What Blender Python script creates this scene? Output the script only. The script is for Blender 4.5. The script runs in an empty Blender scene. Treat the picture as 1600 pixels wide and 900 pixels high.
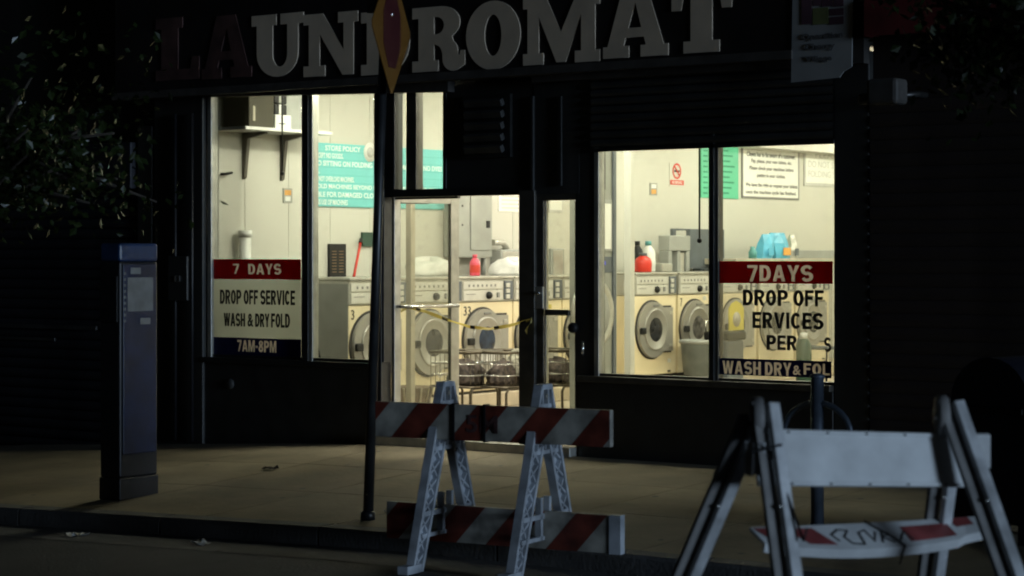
import bpy, bmesh, math, random
from mathutils import Vector, Matrix
random.seed(7)
sc = bpy.context.scene
COL = sc.collection
# ------------------------------------------------------------------ camera
F, HZ = 3400.0, 400.0                      # focal length and horizon row in pixels of a 1600x900 frame
TH = math.atan(3400 / 4600.0)              # the shop front recedes to the left by this angle
VD = Vector((-math.sin(TH), math.cos(TH), 0)); RD = Vector((math.cos(TH), math.sin(TH), 0))
D0 = F / 183.0
CAM = -D0 * (VD + RD * ((760 - 800) / F)); CAM.z = 1.65
cd = bpy.data.cameras.new('camera'); cam = bpy.data.objects.new('camera', cd); COL.objects.link(cam)
cam.location = CAM; cam.rotation_euler = (math.radians(90), 0, TH)
cd.sensor_width = 36; cd.lens = 36 * F / 1600; cd.shift_y = -50 / 1600; cd.clip_end = 400; cd.clip_start = 0.1
cd.dof.use_dof = True; cd.dof.focus_distance = 18.5; cd.dof.aperture_fstop = 3.2
sc.camera = cam
# ------------------------------------------------------------------ sky, light, exposure
SUN_EL, SUN_AZ = math.radians(3.5), math.radians(6.5)      # cool light coming along the street from the right
w = bpy.data.worlds.new('World'); sc.world = w; w.use_nodes = True
nt = w.node_tree; bg = nt.nodes['Background']
sky = nt.nodes.new('ShaderNodeTexSky'); sky.sky_type = 'NISHITA'; sky.sun_disc = False
sky.sun_elevation = SUN_EL; sky.sun_rotation = math.radians(90 + 6.5)
nt.links.new(sky.outputs[0], bg.inputs[0]); bg.inputs[1].default_value = 0.0025
sl = bpy.data.lights.new('sun', 'SUN'); sl.energy = 1.25; sl.angle = math.radians(12.0); sl.color = (0.58, 0.77, 1.0)
so = bpy.data.objects.new('sun', sl); COL.objects.link(so)
sdir = Vector((math.cos(SUN_AZ) * math.cos(SUN_EL), -math.sin(SUN_AZ) * math.cos(SUN_EL), math.sin(SUN_EL)))
so.rotation_euler = (-sdir).to_track_quat('-Z', 'Y').to_euler()
so.location = (12, -4, 5)
vs = sc.view_settings; vs.view_transform = 'Standard'; vs.look = 'None'; vs.exposure = 0.0; vs.gamma = 1.0
sc.render.engine = 'CYCLES'
cy = sc.cycles; cy.use_denoising = True; cy.max_bounces = 8; cy.transparent_max_bounces = 24; cy.diffuse_bounces = 5
cy.sample_clamp_indirect = 4.0; cy.caustics_reflective = False; cy.caustics_refractive = False
cy.filter_width = 2.0
TUBE = 126.0                                # fluorescent tube emission

# ------------------------------------------------------------------ helpers
def ray(x, y):
    return VD + RD * ((x - 800) / F) + Vector((0, 0, (HZ - y) / F))
def FY(x, y, Y=0.0):
    d = ray(x, y); return CAM + d * ((Y - CAM.y) / d.y)
def WX(x, y, X):
    d = ray(x, y); return CAM + d * ((X - CAM.x) / d.x)
def GZ(x, y, z):
    d = ray(x, y); return CAM + d * ((z - CAM.z) / d.z)
def AT(x, y, dep):
    return CAM + ray(x, y) * dep
def lin(c):
    return tuple((v / 12.92 if v <= .04045 else ((v + .055) / 1.055) ** 2.4) for v in c)

MATS = {}
def mat(name, col, rough=.6, metal=0., var=.15, scale=6., bump=0., trans=0., spec=.5, streak=False, detail=5, col2=None):
    if name in MATS: return MATS[name]
    m = bpy.data.materials.new(name); m.use_nodes = True; n = m.node_tree.nodes; l = m.node_tree.links
    b = n['Principled BSDF']; b.inputs['Roughness'].default_value = rough; b.inputs['Metallic'].default_value = metal
    b.inputs['Specular IOR Level'].default_value = spec
    tc = n.new('ShaderNodeTexCoord'); mp = n.new('ShaderNodeMapping')
    if streak: mp.inputs['Scale'].default_value = (1, 1, .12)
    l.new(tc.outputs['Object'], mp.inputs[0])
    no = n.new('ShaderNodeTexNoise'); no.inputs['Scale'].default_value = scale; no.inputs['Detail'].default_value = detail
    l.new(mp.outputs[0], no.inputs['Vector'])
    cr = n.new('ShaderNodeValToRGB')
    lo = tuple(c * (1 - var) for c in col) if col2 is None else col2
    hi = tuple(min(1, c * (1 + var * .6)) for c in col) if col2 is None else col
    cr.color_ramp.elements[0].position = .32; cr.color_ramp.elements[1].position = .68
    cr.color_ramp.elements[0].color = (*lo, 1); cr.color_ramp.elements[1].color = (*hi, 1)
    l.new(no.outputs['Fac'], cr.inputs[0]); l.new(cr.outputs[0], b.inputs['Base Color'])
    rr = n.new('ShaderNodeMapRange'); rr.inputs['To Min'].default_value = max(.03, rough - .12); rr.inputs['To Max'].default_value = min(1, rough + .12)
    l.new(no.outputs['Fac'], rr.inputs['Value']); l.new(rr.outputs[0], b.inputs['Roughness'])
    if bump:
        n2 = n.new('ShaderNodeTexNoise'); n2.inputs['Scale'].default_value = scale * 14; n2.inputs['Detail'].default_value = 4
        l.new(tc.outputs['Object'], n2.inputs['Vector'])
        bp = n.new('ShaderNodeBump'); bp.inputs['Strength'].default_value = bump; bp.inputs['Distance'].default_value = .01
        l.new(n2.outputs['Fac'], bp.inputs['Height']); l.new(bp.outputs[0], b.inputs['Normal'])
    if trans:                                  # light shines through thin sheets of vinyl, paper and leaf
        t = n.new('ShaderNodeBsdfTranslucent'); l.new(cr.outputs[0], t.inputs[0])
        mx = n.new('ShaderNodeMixShader'); mx.inputs[0].default_value = trans
        l.new(b.outputs[0], mx.inputs[1]); l.new(t.outputs[0], mx.inputs[2]); l.new(mx.outputs[0], n['Material Output'].inputs[0])
    MATS[name] = m; return m
def glass(name, tint=(.93, .95, .92), refl=.5, dirt=.04):
    m = bpy.data.materials.new(name); m.use_nodes = True; n = m.node_tree.nodes; l = m.node_tree.links
    n.remove(n['Principled BSDF'])
    t = n.new('ShaderNodeBsdfTransparent'); t.inputs[0].default_value = (*tint, 1)
    g = n.new('ShaderNodeBsdfGlossy'); g.inputs['Roughness'].default_value = .03
    fr = n.new('ShaderNodeFresnel'); fr.inputs[0].default_value = 1.45
    mu = n.new('ShaderNodeMath'); mu.operation = 'MULTIPLY'; mu.inputs[1].default_value = refl; l.new(fr.outputs[0], mu.inputs[0])
    mx = n.new('ShaderNodeMixShader'); l.new(mu.outputs[0], mx.inputs[0]); l.new(t.outputs[0], mx.inputs[1]); l.new(g.outputs[0], mx.inputs[2])
    d = n.new('ShaderNodeBsdfDiffuse'); d.inputs[0].default_value = (.5, .5, .45, 1)
    no = n.new('ShaderNodeTexNoise'); no.inputs['Scale'].default_value = 9; no.inputs['Detail'].default_value = 8
    tc = n.new('ShaderNodeTexCoord'); l.new(tc.outputs['Object'], no.inputs['Vector'])
    mr = n.new('ShaderNodeMapRange'); mr.inputs['From Min'].default_value = .55; mr.inputs['From Max'].default_value = .8; mr.inputs['To Max'].default_value = dirt * 3
    l.new(no.outputs['Fac'], mr.inputs['Value'])
    m2 = n.new('ShaderNodeMixShader'); l.new(mr.outputs[0], m2.inputs[0]); l.new(mx.outputs[0], m2.inputs[1]); l.new(d.outputs[0], m2.inputs[2])
    l.new(m2.outputs[0], n['Material Output'].inputs[0]); MATS[name] = m; return m
def emis(name, col, st):
    m = bpy.data.materials.new(name); m.use_nodes = True; n = m.node_tree.nodes; l = m.node_tree.links
    n.remove(n['Principled BSDF']); e = n.new('ShaderNodeEmission'); e.inputs[0].default_value = (*col, 1); e.inputs[1].default_value = st
    l.new(e.outputs[0], n['Material Output'].inputs[0]); MATS[name] = m; return m

def film(name, col, see):
    m = bpy.data.materials.new(name); m.use_nodes = True; n = m.node_tree.nodes; l = m.node_tree.links
    n.remove(n['Principled BSDF']); t = n.new('ShaderNodeBsdfTransparent'); d = n.new('ShaderNodeBsdfTranslucent'); d.inputs[0].default_value = (*col, 1)
    mx = n.new('ShaderNodeMixShader'); mx.inputs[0].default_value = see; l.new(d.outputs[0], mx.inputs[1]); l.new(t.outputs[0], mx.inputs[2]); l.new(mx.outputs[0], n['Material Output'].inputs[0]); MATS[name] = m
class MB:
    def __init__(s): s.v = []; s.f = []; s.sm = []
    def add(s, vs, fs, smooth=False, M=None):
        o = len(s.v); s.v += [tuple(M @ Vector(p)) if M else tuple(p) for p in vs]
        s.f += [tuple(i + o for i in f) for f in fs]; s.sm += [smooth] * len(fs); return s
    def box(s, x0, x1, y0, y1, z0, z1, M=None):
        v = [(x, y, z) for z in (z0, z1) for y in (y0, y1) for x in (x0, x1)]
        return s.add(v, [(0, 2, 3, 1), (4, 5, 7, 6), (0, 1, 5, 4), (2, 6, 7, 3), (0, 4, 6, 2), (1, 3, 7, 5)], M=M)
    def bar(s, a, b, wd, th, up=(0, 0, 1)):
        """a straight bar from a to b; wd across (perpendicular to up), th along up"""
        a = Vector(a); b = Vector(b); d = (b - a); L = d.length; d.normalize(); up = Vector(up)
        sd = d.cross(up); sd.normalize(); u = sd.cross(d)
        M = Matrix((( *[sd[0], d[0], u[0]], a[0]), (*[sd[1], d[1], u[1]], a[1]), (*[sd[2], d[2], u[2]], a[2]), (0, 0, 0, 1)))
        return s.box(-wd / 2, wd / 2, 0, L, -th / 2, th / 2, M)
    def tube(s, pts, r, n=8, cap=True):
        pts = [Vector(p) for p in pts]; rs = r if isinstance(r, (list, tuple)) else [r] * len(pts)
        vs = []; prev = None
        for i, p in enumerate(pts):
            d = (pts[min(i + 1, len(pts) - 1)] - pts[max(i - 1, 0)]).normalized()
            if prev is None: a = d.orthogonal().normalized()
            else: a = (prev - d * prev.dot(d)); a = a.normalized() if a.length > 1e-6 else d.orthogonal().normalized()
            prev = a; b = d.cross(a)
            for k in range(n):
                t = 2 * math.pi * k / n; vs.append(p + (a * math.cos(t) + b * math.sin(t)) * rs[i])
        fs = [(i * n + k, i * n + (k + 1) % n, (i + 1) * n + (k + 1) % n, (i + 1) * n + k) for i in range(len(pts) - 1) for k in range(n)]
        s.add(vs, fs, True)
        if cap:
            o = len(s.v) - len(vs)
            s.f += [tuple(o + k for k in reversed(range(n))), tuple(o + (len(pts) - 1) * n + k for k in range(n))]; s.sm += [False, False]
        return s
    def lathe(s, prof, M=None, n=20):
        vs = []; 
        for r, z in prof:
            for k in range(n):
                t = 2 * math.pi * k / n; vs.append((r * math.cos(t), r * math.sin(t), z))
        fs = [(i * n + k, i * n + (k + 1) % n, (i + 1) * n + (k + 1) % n, (i + 1) * n + k) for i in range(len(prof) - 1) for k in range(n)]
        fs += [tuple(reversed(range(n))), tuple((len(prof) - 1) * n + k for k in range(n))]
        return s.add(vs, fs, True, M)
    def build(s, name, m, parent=None, bevel=0., loc=None):
        me = bpy.data.meshes.new(name); me.from_pydata(s.v, [], s.f); me.polygons.foreach_set('use_smooth', s.sm)
        me.update(); return link(name, me, m, parent, bevel, loc)
def link(name, me, m, parent=None, bevel=0., loc=None):
    o = bpy.data.objects.new(name, me); COL.objects.link(o)
    if m is not None:
        me.materials.clear(); me.materials.append(MATS[m] if isinstance(m, str) else m)
    if parent is not None: o.parent = parent
    if loc is not None: o.location = loc
    if bevel:
        b = o.modifiers.new('bevel', 'BEVEL'); b.width = bevel; b.segments = 2; b.limit_method = 'ANGLE'
    return o
def tag(o, label=None, cat=None, group=None, kind=None):
    if label: o['label'] = label
    if cat: o['category'] = cat
    if group: o['group'] = group
    if kind: o['kind'] = kind
    return o
def thing(name, label, cat, loc=(0, 0, 0), rz=0., group=None):
    o = bpy.data.objects.new(name, None); COL.objects.link(o); o.location = loc; o.rotation_euler = (0, 0, rz)
    o.empty_display_size = .1
    return tag(o, label, cat, group)
def copy_tree(o, parent=None):
    c = o.copy(); COL.objects.link(c); c.parent = parent
    for ch in list(o.children): copy_tree(ch, c)
    return c
def curve_mesh(splines, extrude, offset=0.):
    cu = bpy.data.curves.new('outline', 'CURVE'); cu.dimensions = '2D'; cu.fill_mode = 'BOTH'; cu.extrude = extrude; cu.offset = offset
    for pts in splines:
        sp = cu.splines.new('POLY'); sp.points.add(len(pts) - 1); sp.use_cyclic_u = True
        for p, q in zip(sp.points, pts): p.co = (q[0], q[1], 0, 1)
    o = bpy.data.objects.new('outline', cu); COL.objects.link(o)
    dg = bpy.context.evaluated_depsgraph_get(); me = bpy.data.meshes.new_from_object(o.evaluated_get(dg))
    bpy.data.objects.remove(o); return me
def text_mesh(body, extrude, bold=0., align='LEFT', spacing=1., linesp=1.):
    cu = bpy.data.curves.new('writing', 'FONT'); cu.body = body; cu.size = 1; cu.extrude = extrude; cu.offset = bold
    cu.align_x = align; cu.space_character = spacing; cu.space_line = linesp; cu.resolution_u = 3
    o = bpy.data.objects.new('writing', cu); COL.objects.link(o)
    dg = bpy.context.evaluated_depsgraph_get(); me = bpy.data.meshes.new_from_object(o.evaluated_get(dg))
    bpy.data.objects.remove(o); return me
def fit(me, origin, u, v, W, H, th=.003):
    """map a flat outline mesh to the W x H rectangle at origin with axes u, v and thickness th along u x v"""
    xs = [p.co.x for p in me.vertices]; ys = [p.co.y for p in me.vertices]; zs = [p.co.z for p in me.vertices]
    x0, x1, y0, y1 = min(xs), max(xs), min(ys), max(ys); z0 = min(zs); dz = max(max(zs) - z0, 1e-6)
    u = Vector(u); v = Vector(v); nn = u.cross(v); origin = Vector(origin)
    for p in me.vertices:
        c = p.co
        p.co = origin + u * ((c.x - x0) / (x1 - x0) * W) + v * ((c.y - y0) / (y1 - y0) * H) + nn * ((c.z - z0) / dz * th)
    me.update(); return me
UF, UZ, UW = Vector((1, 0, 0)), Vector((0, 0, 1)), Vector((0, 1, 0))
def text_front(body, x0, x1, y0, y1, Y, m, parent, bold=.02, name='lettering', align='LEFT', th=.003, **k):
    a = FY(x0, y1, Y); b = FY(x1, y1, Y); c = FY((x0 + x1) / 2, y0, Y); d = FY((x0 + x1) / 2, y1, Y)
    z0 = d.z; me = fit(text_mesh(body, .02, bold, align, **k), (a.x, Y, z0), UF, UZ, b.x - a.x, c.z - z0, th)
    return link(name, me, m, parent)
def text_wall(body, x0, x1, y0, y1, X, m, parent, bold=.02, name='lettering', align='LEFT', th=.003, **k):
    a = WX(x0, y1, X); b = WX(x1, y1, X); c = WX((x0 + x1) / 2, y0, X); d = WX((x0 + x1) / 2, y1, X)
    me = fit(text_mesh(body, .02, bold, align, **k), (X, a.y, d.z), UW, UZ, b.y - a.y, c.z - d.z, th)
    return link(name, me, m, parent)
def fbox(x0, x1, y0, y1, Ya, Yb, mb=None):
    """box whose front face (Y=Ya) covers the pixel rectangle"""
    a = FY(x0, y1, Ya); b = FY(x1, y0, Ya); xm = (x0 + x1) / 2
    return (mb or MB()).box(a.x, b.x, Ya, Yb, FY(xm, y1, Ya).z, FY(xm, y0, Ya).z)
def wbox(x0, x1, y0, y1, Xf, th, mb=None):
    """box on the side wall whose room-side face (X=Xf) covers the pixel rectangle"""
    a = WX(x0, y1, Xf); b = WX(x1, y0, Xf); xm = (x0 + x1) / 2
    return (mb or MB()).box(Xf - th, Xf, a.y, b.y, WX(xm, y1, Xf).z, WX(xm, y0, Xf).z)

# ------------------------------------------------------------------ materials
mat('asphalt', (.042, .042, .044), .85, var=.35, scale=3, bump=.6)
mat('concrete', (.26, .22, .145), .85, var=.22, scale=1.3, bump=.35)
mat('kerb_stone', (.12, .12, .12), .8, var=.3, scale=3, bump=.4)
mat('gutter_concrete', (.11, .11, .11), .85, var=.4, scale=2, bump=.4)
mat('dark_paint', (.028, .028, .026), .55, var=.3, scale=4, bump=.05, streak=True)
mat('dark_tile', (.02, .02, .019), .5, var=.3, scale=5, bump=.05)
mat('black_frame', (.022, .022, .021), .4, metal=.2, var=.3, scale=8)
mat('bronze_frame', (.10, .092, .078), .4, metal=.5, var=.25, scale=9)
mat('alu_frame', (.42, .41, .37), .38, metal=.6, var=.2, scale=9)
mat('shutter_dark', (.045, .046, .045), .6, metal=.2, var=.35, scale=4, streak=True)
mat('shutter_blue', (.022, .023, .03), .6, metal=.2, var=.4, scale=3, streak=True)
mat('shutter_brown', (.03, .021, .018), .65, var=.4, scale=3, streak=True)
mat('sign_black', (.015, .012, .012), .5, var=.3, scale=3)
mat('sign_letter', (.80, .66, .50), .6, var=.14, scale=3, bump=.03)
mat('sign_letter_shaded', (.09, .045, .04), .7, var=.5, scale=5)  # tree shade over the first two letters, put into their colour
mat('hem', (.06, .055, .05), .7, var=.4, scale=6)
mat('awning_red', (.12, .012, .012), .7, var=.4, scale=3)
mat('wall_cream', (.57, .56, .50), .55, var=.008, scale=.8, streak=True, detail=2)
mat('ceiling_white', (.7, .69, .64), .8, var=.06)
mat('floor_tile', (.50, .43, .34), .45, var=.15, scale=3)
mat('plinth', (.50, .43, .32), .7, var=.18, scale=4)
mat('washer_cream', (.82, .71, .48), .4, var=.07, scale=2)
mat('washer_steel', (.55, .54, .49), .32, metal=.55, var=.12, scale=7)
mat('washer_strip', (.66, .65, .60), .35, metal=.3, var=.08, scale=9)
mat('washer_ring', (.42, .41, .38), .33, metal=.55, var=.1, scale=5)
mat('washer_side', (.36, .37, .35), .5, metal=.2, var=.12, scale=4)
mat('black_plastic', (.012, .012, .012), .5, var=.3, spec=.25)
mat('dark_rubber', (.03, .028, .026), .6, var=.3)
mat('porthole', (.022, .023, .026), .22, var=.6, scale=9, spec=.3)
mat('grey_metal', (.33, .34, .31), .45, metal=.25, var=.12, scale=4)
mat('slate', (.10, .115, .13), .45, var=.15)
mat('chrome', (.62, .62, .60), .22, metal=.9, var=.1)
mat('teal_board', (.16, .54, .55), .5, var=.06, scale=2)
mat('green_board', (.10, .48, .30), .5, var=.08, scale=2)
mat('pale_ink', (.82, .93, .88), .6, var=.05)
mat('green_ink', (.03, .22, .13), .6, var=.05)
mat('white_board', (.80, .80, .75), .5, var=.04)
mat('black_ink', (.012, .012, .012), .6, var=.1)
mat('grey_ink', (.22, .22, .21), .6, var=.1)
mat('faint_ink', (.52, .52, .49), .6, var=.1)
mat('red_plastic', (.62, .035, .02), .35, var=.08)
mat('pink_plastic', (.72, .09, .14), .35, var=.1)
mat('white_plastic', (.75, .76, .73), .4, var=.06)
mat('teal_plastic', (.10, .32, .32), .4, var=.1)
mat('blue_plastic', (.10, .42, .62), .4, var=.15)
mat('orange_print', (.70, .35, .08), .5, var=.2)
mat('green_plastic', (.016, .055, .035), .45, var=.1)
mat('red_ink', (.60, .05, .03), .5, var=.1)
mat('cloth_white', (.74, .74, .70), .9, var=.1, scale=8, bump=.2)
mat('cloth_dark', (.13, .10, .085), .95, var=.6, scale=22, bump=.4, col2=(.008, .007, .007))
mat('cloth_print', (.66, .64, .52), .95, var=.5, scale=26, bump=.3, col2=(.10, .09, .06))
mat('wire', (.13, .11, .08), .35, metal=.7, var=.2)
mat('brown_plastic', (.20, .15, .10), .5, var=.2)
mat('tan_post', (.45, .41, .32), .5, var=.1)
mat('vinyl_red', (.36, .014, .012), .55, var=.1, trans=.55)
mat('vinyl_white', (.68, .69, .64), .55, var=.06, trans=.75, scale=2)
mat('vinyl_navy', (.012, .016, .09), .55, var=.2, trans=.5)
mat('vinyl_letter', (.74, .68, .64), .6, var=.06, trans=.7)
mat('tape', (.62, .50, .12), .5, var=.1, trans=.35)
mat('tape_black', (.02, .02, .02), .5, var=.1)
mat('post_green', (.02, .021, .022), .35, metal=.1, var=.4, scale=6)
mat('sign_yellow', (.135, .06, .007), .5, var=.12, scale=5)  # yellow darkened; the weak light up there is painted into the colour
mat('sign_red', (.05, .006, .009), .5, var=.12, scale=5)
mat('sign_back', (.20, .22, .25), .5, metal=.4, var=.2)
mat('barricade_plastic', (.40, .43, .47), .5, var=.45, scale=7, detail=8, bump=.05)
mat('barricade_white', (.36, .345, .30), .6, var=.6, scale=6, detail=9)
mat('barricade_red', (.165, .032, .018), .6, var=.6, scale=6, detail=9)
mat('barricade_board', (.66, .68, .69), .5, var=.30, scale=4, detail=9)
mat('dull_ink', (.07, .03, .028), .7, var=.5, scale=12)
mat('worn_red', (.30, .07, .07), .5, var=.35, scale=9)
mat('barricade_leg', (.60, .62, .64), .4, metal=.3, var=.4, scale=8)
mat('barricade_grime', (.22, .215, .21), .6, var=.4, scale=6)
mat('kiosk_blue', (.011, .019, .05), .45, var=.3, scale=4)
mat('kiosk_dark', (.010, .010, .012), .5, var=.3, scale=4)
mat('kiosk_pale', (.16, .17, .17), .5, var=.3, scale=9)
mat('galvanised', (.16, .20, .26), .42, metal=.5, var=.25, scale=9)
mat('mailbox_blue', (.008, .010, .02), .6, var=.3)
mat('bark', (.05, .04, .03), .9, var=.4, scale=9, bump=.6)
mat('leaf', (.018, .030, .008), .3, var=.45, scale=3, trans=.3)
mat('banner', (.36, .37, .37), .7, var=.12, scale=4)
mat('banner_ink', (.13, .13, .13), .7, var=.2)
mat('banner_green', (.16, .18, .07), .7, var=.3)
mat('banner_plum', (.10, .05, .07), .7, var=.3)
mat('menu_ink', (.16, .10, .05), .6, var=.2)
glass('window_glass', dirt=.006); glass('door_glass', (.86, .87, .82), .8, .03)
film('clear_film', (.42, .39, .30), .80)
emis('tube_glow', (1.0, .97, .79), TUBE)
emis('led_blue', (.12, .12, 1.0), 1.2)

# ------------------------------------------------------------------ ground
def worn(name, spot, scale, thr, crack=False):
    m = MATS[name]; n = m.node_tree.nodes; l = m.node_tree.links; b = n['Principled BSDF']
    src = b.inputs['Base Color'].links[0].from_socket; geo = n.new('ShaderNodeNewGeometry')
    vo = n.new('ShaderNodeTexVoronoi'); vo.inputs['Scale'].default_value = scale; l.new(geo.outputs['Position'], vo.inputs['Vector'])
    st = n.new('ShaderNodeMapRange'); st.inputs['From Min'].default_value = thr; st.inputs['From Max'].default_value = thr * .55; l.new(vo.outputs['Distance'], st.inputs['Value'])
    big = n.new('ShaderNodeTexNoise'); big.inputs['Scale'].default_value = .9; big.inputs['Detail'].default_value = 7; big.inputs['Roughness'].default_value = .65; l.new(geo.outputs['Position'], big.inputs['Vector'])
    bm = n.new('ShaderNodeMapRange'); bm.inputs['From Min'].default_value = .35; bm.inputs['From Max'].default_value = .65; bm.inputs['To Min'].default_value = .62; bm.inputs['To Max'].default_value = 1.12; l.new(big.outputs['Fac'], bm.inputs['Value'])
    mu = n.new('ShaderNodeMix'); mu.data_type = 'RGBA'; mu.blend_type = 'MULTIPLY'; mu.inputs[0].default_value = 1; l.new(src, mu.inputs[6]); l.new(bm.outputs[0], mu.inputs[7])
    mx = n.new('ShaderNodeMix'); mx.data_type = 'RGBA'; l.new(st.outputs[0], mx.inputs[0]); l.new(mu.outputs[2], mx.inputs[6]); mx.inputs[7].default_value = (*spot, 1)
    l.new(mx.outputs[2], b.inputs['Base Color'])
worn('concrete', (.07, .065, .06), 2.6, .09); worn('asphalt', (.02, .02, .02), 1.7, .12); worn('gutter_concrete', (.03, .03, .03), 2.2, .1)
KERB = -3.85
def lerp(a, b, t): return a + (b - a) * t
def g_front(X): return 0. if X > -1.2 else .055 * max(X + 1.2, -8)
def g_kerb(X): return -.15 if X > 2.2 else -.15 + .028 * max(X - 2.2, -9)
def gz(X, Y):
    if Y >= KERB: return lerp(g_front(X), g_kerb(X), min(1, max(0, -Y / -KERB)))
    return g_kerb(X) - .125 - .012 * (KERB - Y) * (1 if Y > -8 else 0) - (.012 * (8 + KERB) if Y <= -8 else 0)
def sheet(name, xs, ys, m, zo=0.):
    mb = MB(); vs = [(x, y, gz(x, y) + zo) for y in ys for x in xs]; n = len(xs)
    mb.add(vs, [(j * n + i, j * n + i + 1, (j + 1) * n + i + 1, (j + 1) * n + i) for j in range(len(ys) - 1) for i in range(n - 1)])
    return mb.build(name, m)
xs = [-60, -30, -12, -9] + [-8 + .5 * i for i in range(33)] + [9, 12, 20, 40, 60]
tag(sheet('road', xs, [-60, -30, -14, -10, -8.01, -7.99, -6.5, -5.5, -4.8, -4.3, KERB - .02, KERB - .001], 'asphalt'), kind='structure')
tag(sheet('gutter', [x for x in xs if -9 < x < 9], [KERB - .52, KERB - .3, KERB - .004], 'gutter_concrete', .004), kind='structure')
side = tag(sheet('sidewalk', xs, [KERB + .16, -3, -2, -1, 0, .6], 'concrete', -.012), kind='structure')
# concrete flags with narrow joints
FL = 1.22
for i in range(-5, 8):
    for j in range(3):
        x0, x1 = i * FL + .3 + .004, (i + 1) * FL + .3 - .004
        yt = -.06; yb = KERB + .16; st = (yb - yt) / 3
        y0, y1 = yt + st * (j + 1) + .004, yt + st * j - .004
        if x1 < -7.5 or x0 > 9: continue
        v = [(x, y, gz(x, y) + dz) for dz in (-.05, 0) for (x, y) in ((x0, y0), (x1, y0), (x1, y1), (x0, y1))]
        MB().add(v, [(4, 5, 6, 7), (0, 1, 5, 4), (1, 2, 6, 5), (2, 3, 7, 6), (3, 0, 4, 7)]).build('slab', 'concrete', side)
kb = bpy.data.objects.new('kerb', None); COL.objects.link(kb); tag(kb, kind='structure')
for i in range(-6, 9):
    x0, x1 = i * 1.5 + .01, (i + 1) * 1.5 - .01
    v = [(x, y, z) for x in (x0, x1) for (y, z) in ((KERB, gz(x, KERB - .001) - .1), (KERB, gz(x, KERB) - .02), (KERB + .02, gz(x, KERB) + .002), (KERB + .155, gz(x, KERB + .155) + .002), (KERB + .155, gz(x, KERB) - .2))]
    MB().add(v, [(0, 5, 6, 1), (1, 6, 7, 2), (2, 7, 8, 3), (3, 8, 9, 4), (0, 1, 2, 3, 4), (9, 8, 7, 6, 5)]).build('kerb_stone', 'kerb_stone', kb)

# ------------------------------------------------------------------ shop building
XW = FY(325, 400).x                     # side wall of the shop
XE = FY(1304, 400).x                    # right end of the shop front
ZF, ZC = .07, 3.45                      # shop floor and ceiling
DEPTH = 13.6
shop = thing('laundromat_building', 'brightly lit laundromat shop front with tall windows and open glass door', 'building')
tag(MB().box(XW, XE + .4, .12, DEPTH, ZF - .1, ZF).build('floor', 'floor_tile'), kind='structure')
tag(MB().box(XW - .1, XE + .5, .14, DEPTH, ZC, ZC + .1).build('ceiling', 'ceiling_white'), kind='structure')
tag(MB().box(XW - .12, XW, .14, DEPTH, ZF, ZC).build('wall_side', 'wall_cream'), kind='structure')
tag(MB().box(XW - .12, XE + .5, DEPTH, DEPTH + .12, ZF, ZC).build('wall_back', 'wall_cream'), kind='structure')
tag(MB().box(XE + .4, XE + .52, .14, DEPTH, ZF, ZC).build('wall_right', 'wall_cream'), kind='structure')
ws = bpy.data.objects['wall_side']
for i in range(10):                     # panel joints on the side wall
    y = .5 + i * .62
    MB().box(XW, XW + .004, y, y + .012, ZF + 1.3, ZC).build('panel_strip', 'wall_cream', ws)
tag(MB().box(XW + .001, XW + .35, WX(1150, 300, XW).y, DEPTH - .01, 3.06, 3.2).build('soffit', 'ceiling_white'), kind='structure')
# opaque front: bulkheads, pilasters, header
PT = .14                                # wall thickness
zs_l = .70; zs_r = .665
MB().box(XW - .01, -1.215, -.03, PT, -.25, zs_l - .05).build('bulkhead', 'dark_tile', shop, .006)
MB().box(.985, XE, -.03, PT, -.1, zs_r - .05).build('bulkhead', 'dark_tile', shop, .006)
MB().box(XW - .02, -1.2, -.07, PT, zs_l - .05, zs_l).build('window_sill', 'black_frame', shop, .006)
MB().box(.985, XE, -.08, PT, zs_r - .05, zs_r).build('window_sill', 'bronze_frame', shop, .006)
MB().box(XW - .66, XW - .012, -.06, PT, -.5, 3.25).build('pilaster', 'dark_paint', shop, .01)
MB().box(.935, 1.128, -.012, PT, -.1, 3.2).build('pilaster', 'dark_paint', shop, .008)
MB().box(XE + .002, XE + .3, -.018, PT, -.1, 3.2).build('pilaster', 'dark_paint', shop, .01)
MB().box(.55, XE + .3, -.1, -.002, 3.1, 3.3).build('header', 'hem', shop)
MB().box(.36, 1.13, .1, PT, 2.2, 3.3).build('header_back', 'dark_paint', shop)
MB().box(-.48, .36, .1, PT, 2.2, 3.3).build('header_back', 'dark_paint', shop)
MB().box(XW - .66, XE + .3, .0, PT, 3.24, 6.2).build('upper_wall', 'dark_paint', shop)
# header following the sagging edge of the sign box above the left windows
a = FY(320, 151, -.1); b = FY(700, 143, -.1)
MB().add([(a.x, -.1, a.z), (b.x, -.1, b.z), (b.x, -.1, 3.3), (a.x, -.1, 3.3), (a.x, -.002, a.z), (b.x, -.002, b.z), (b.x, -.002, 3.3), (a.x, -.002, 3.3)],
         [(0, 1, 2, 3), (4, 7, 6, 5), (0, 4, 5, 1), (1, 5, 6, 2), (2, 6, 7, 3), (3, 7, 4, 0)]).build('header', 'hem', shop)
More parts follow.
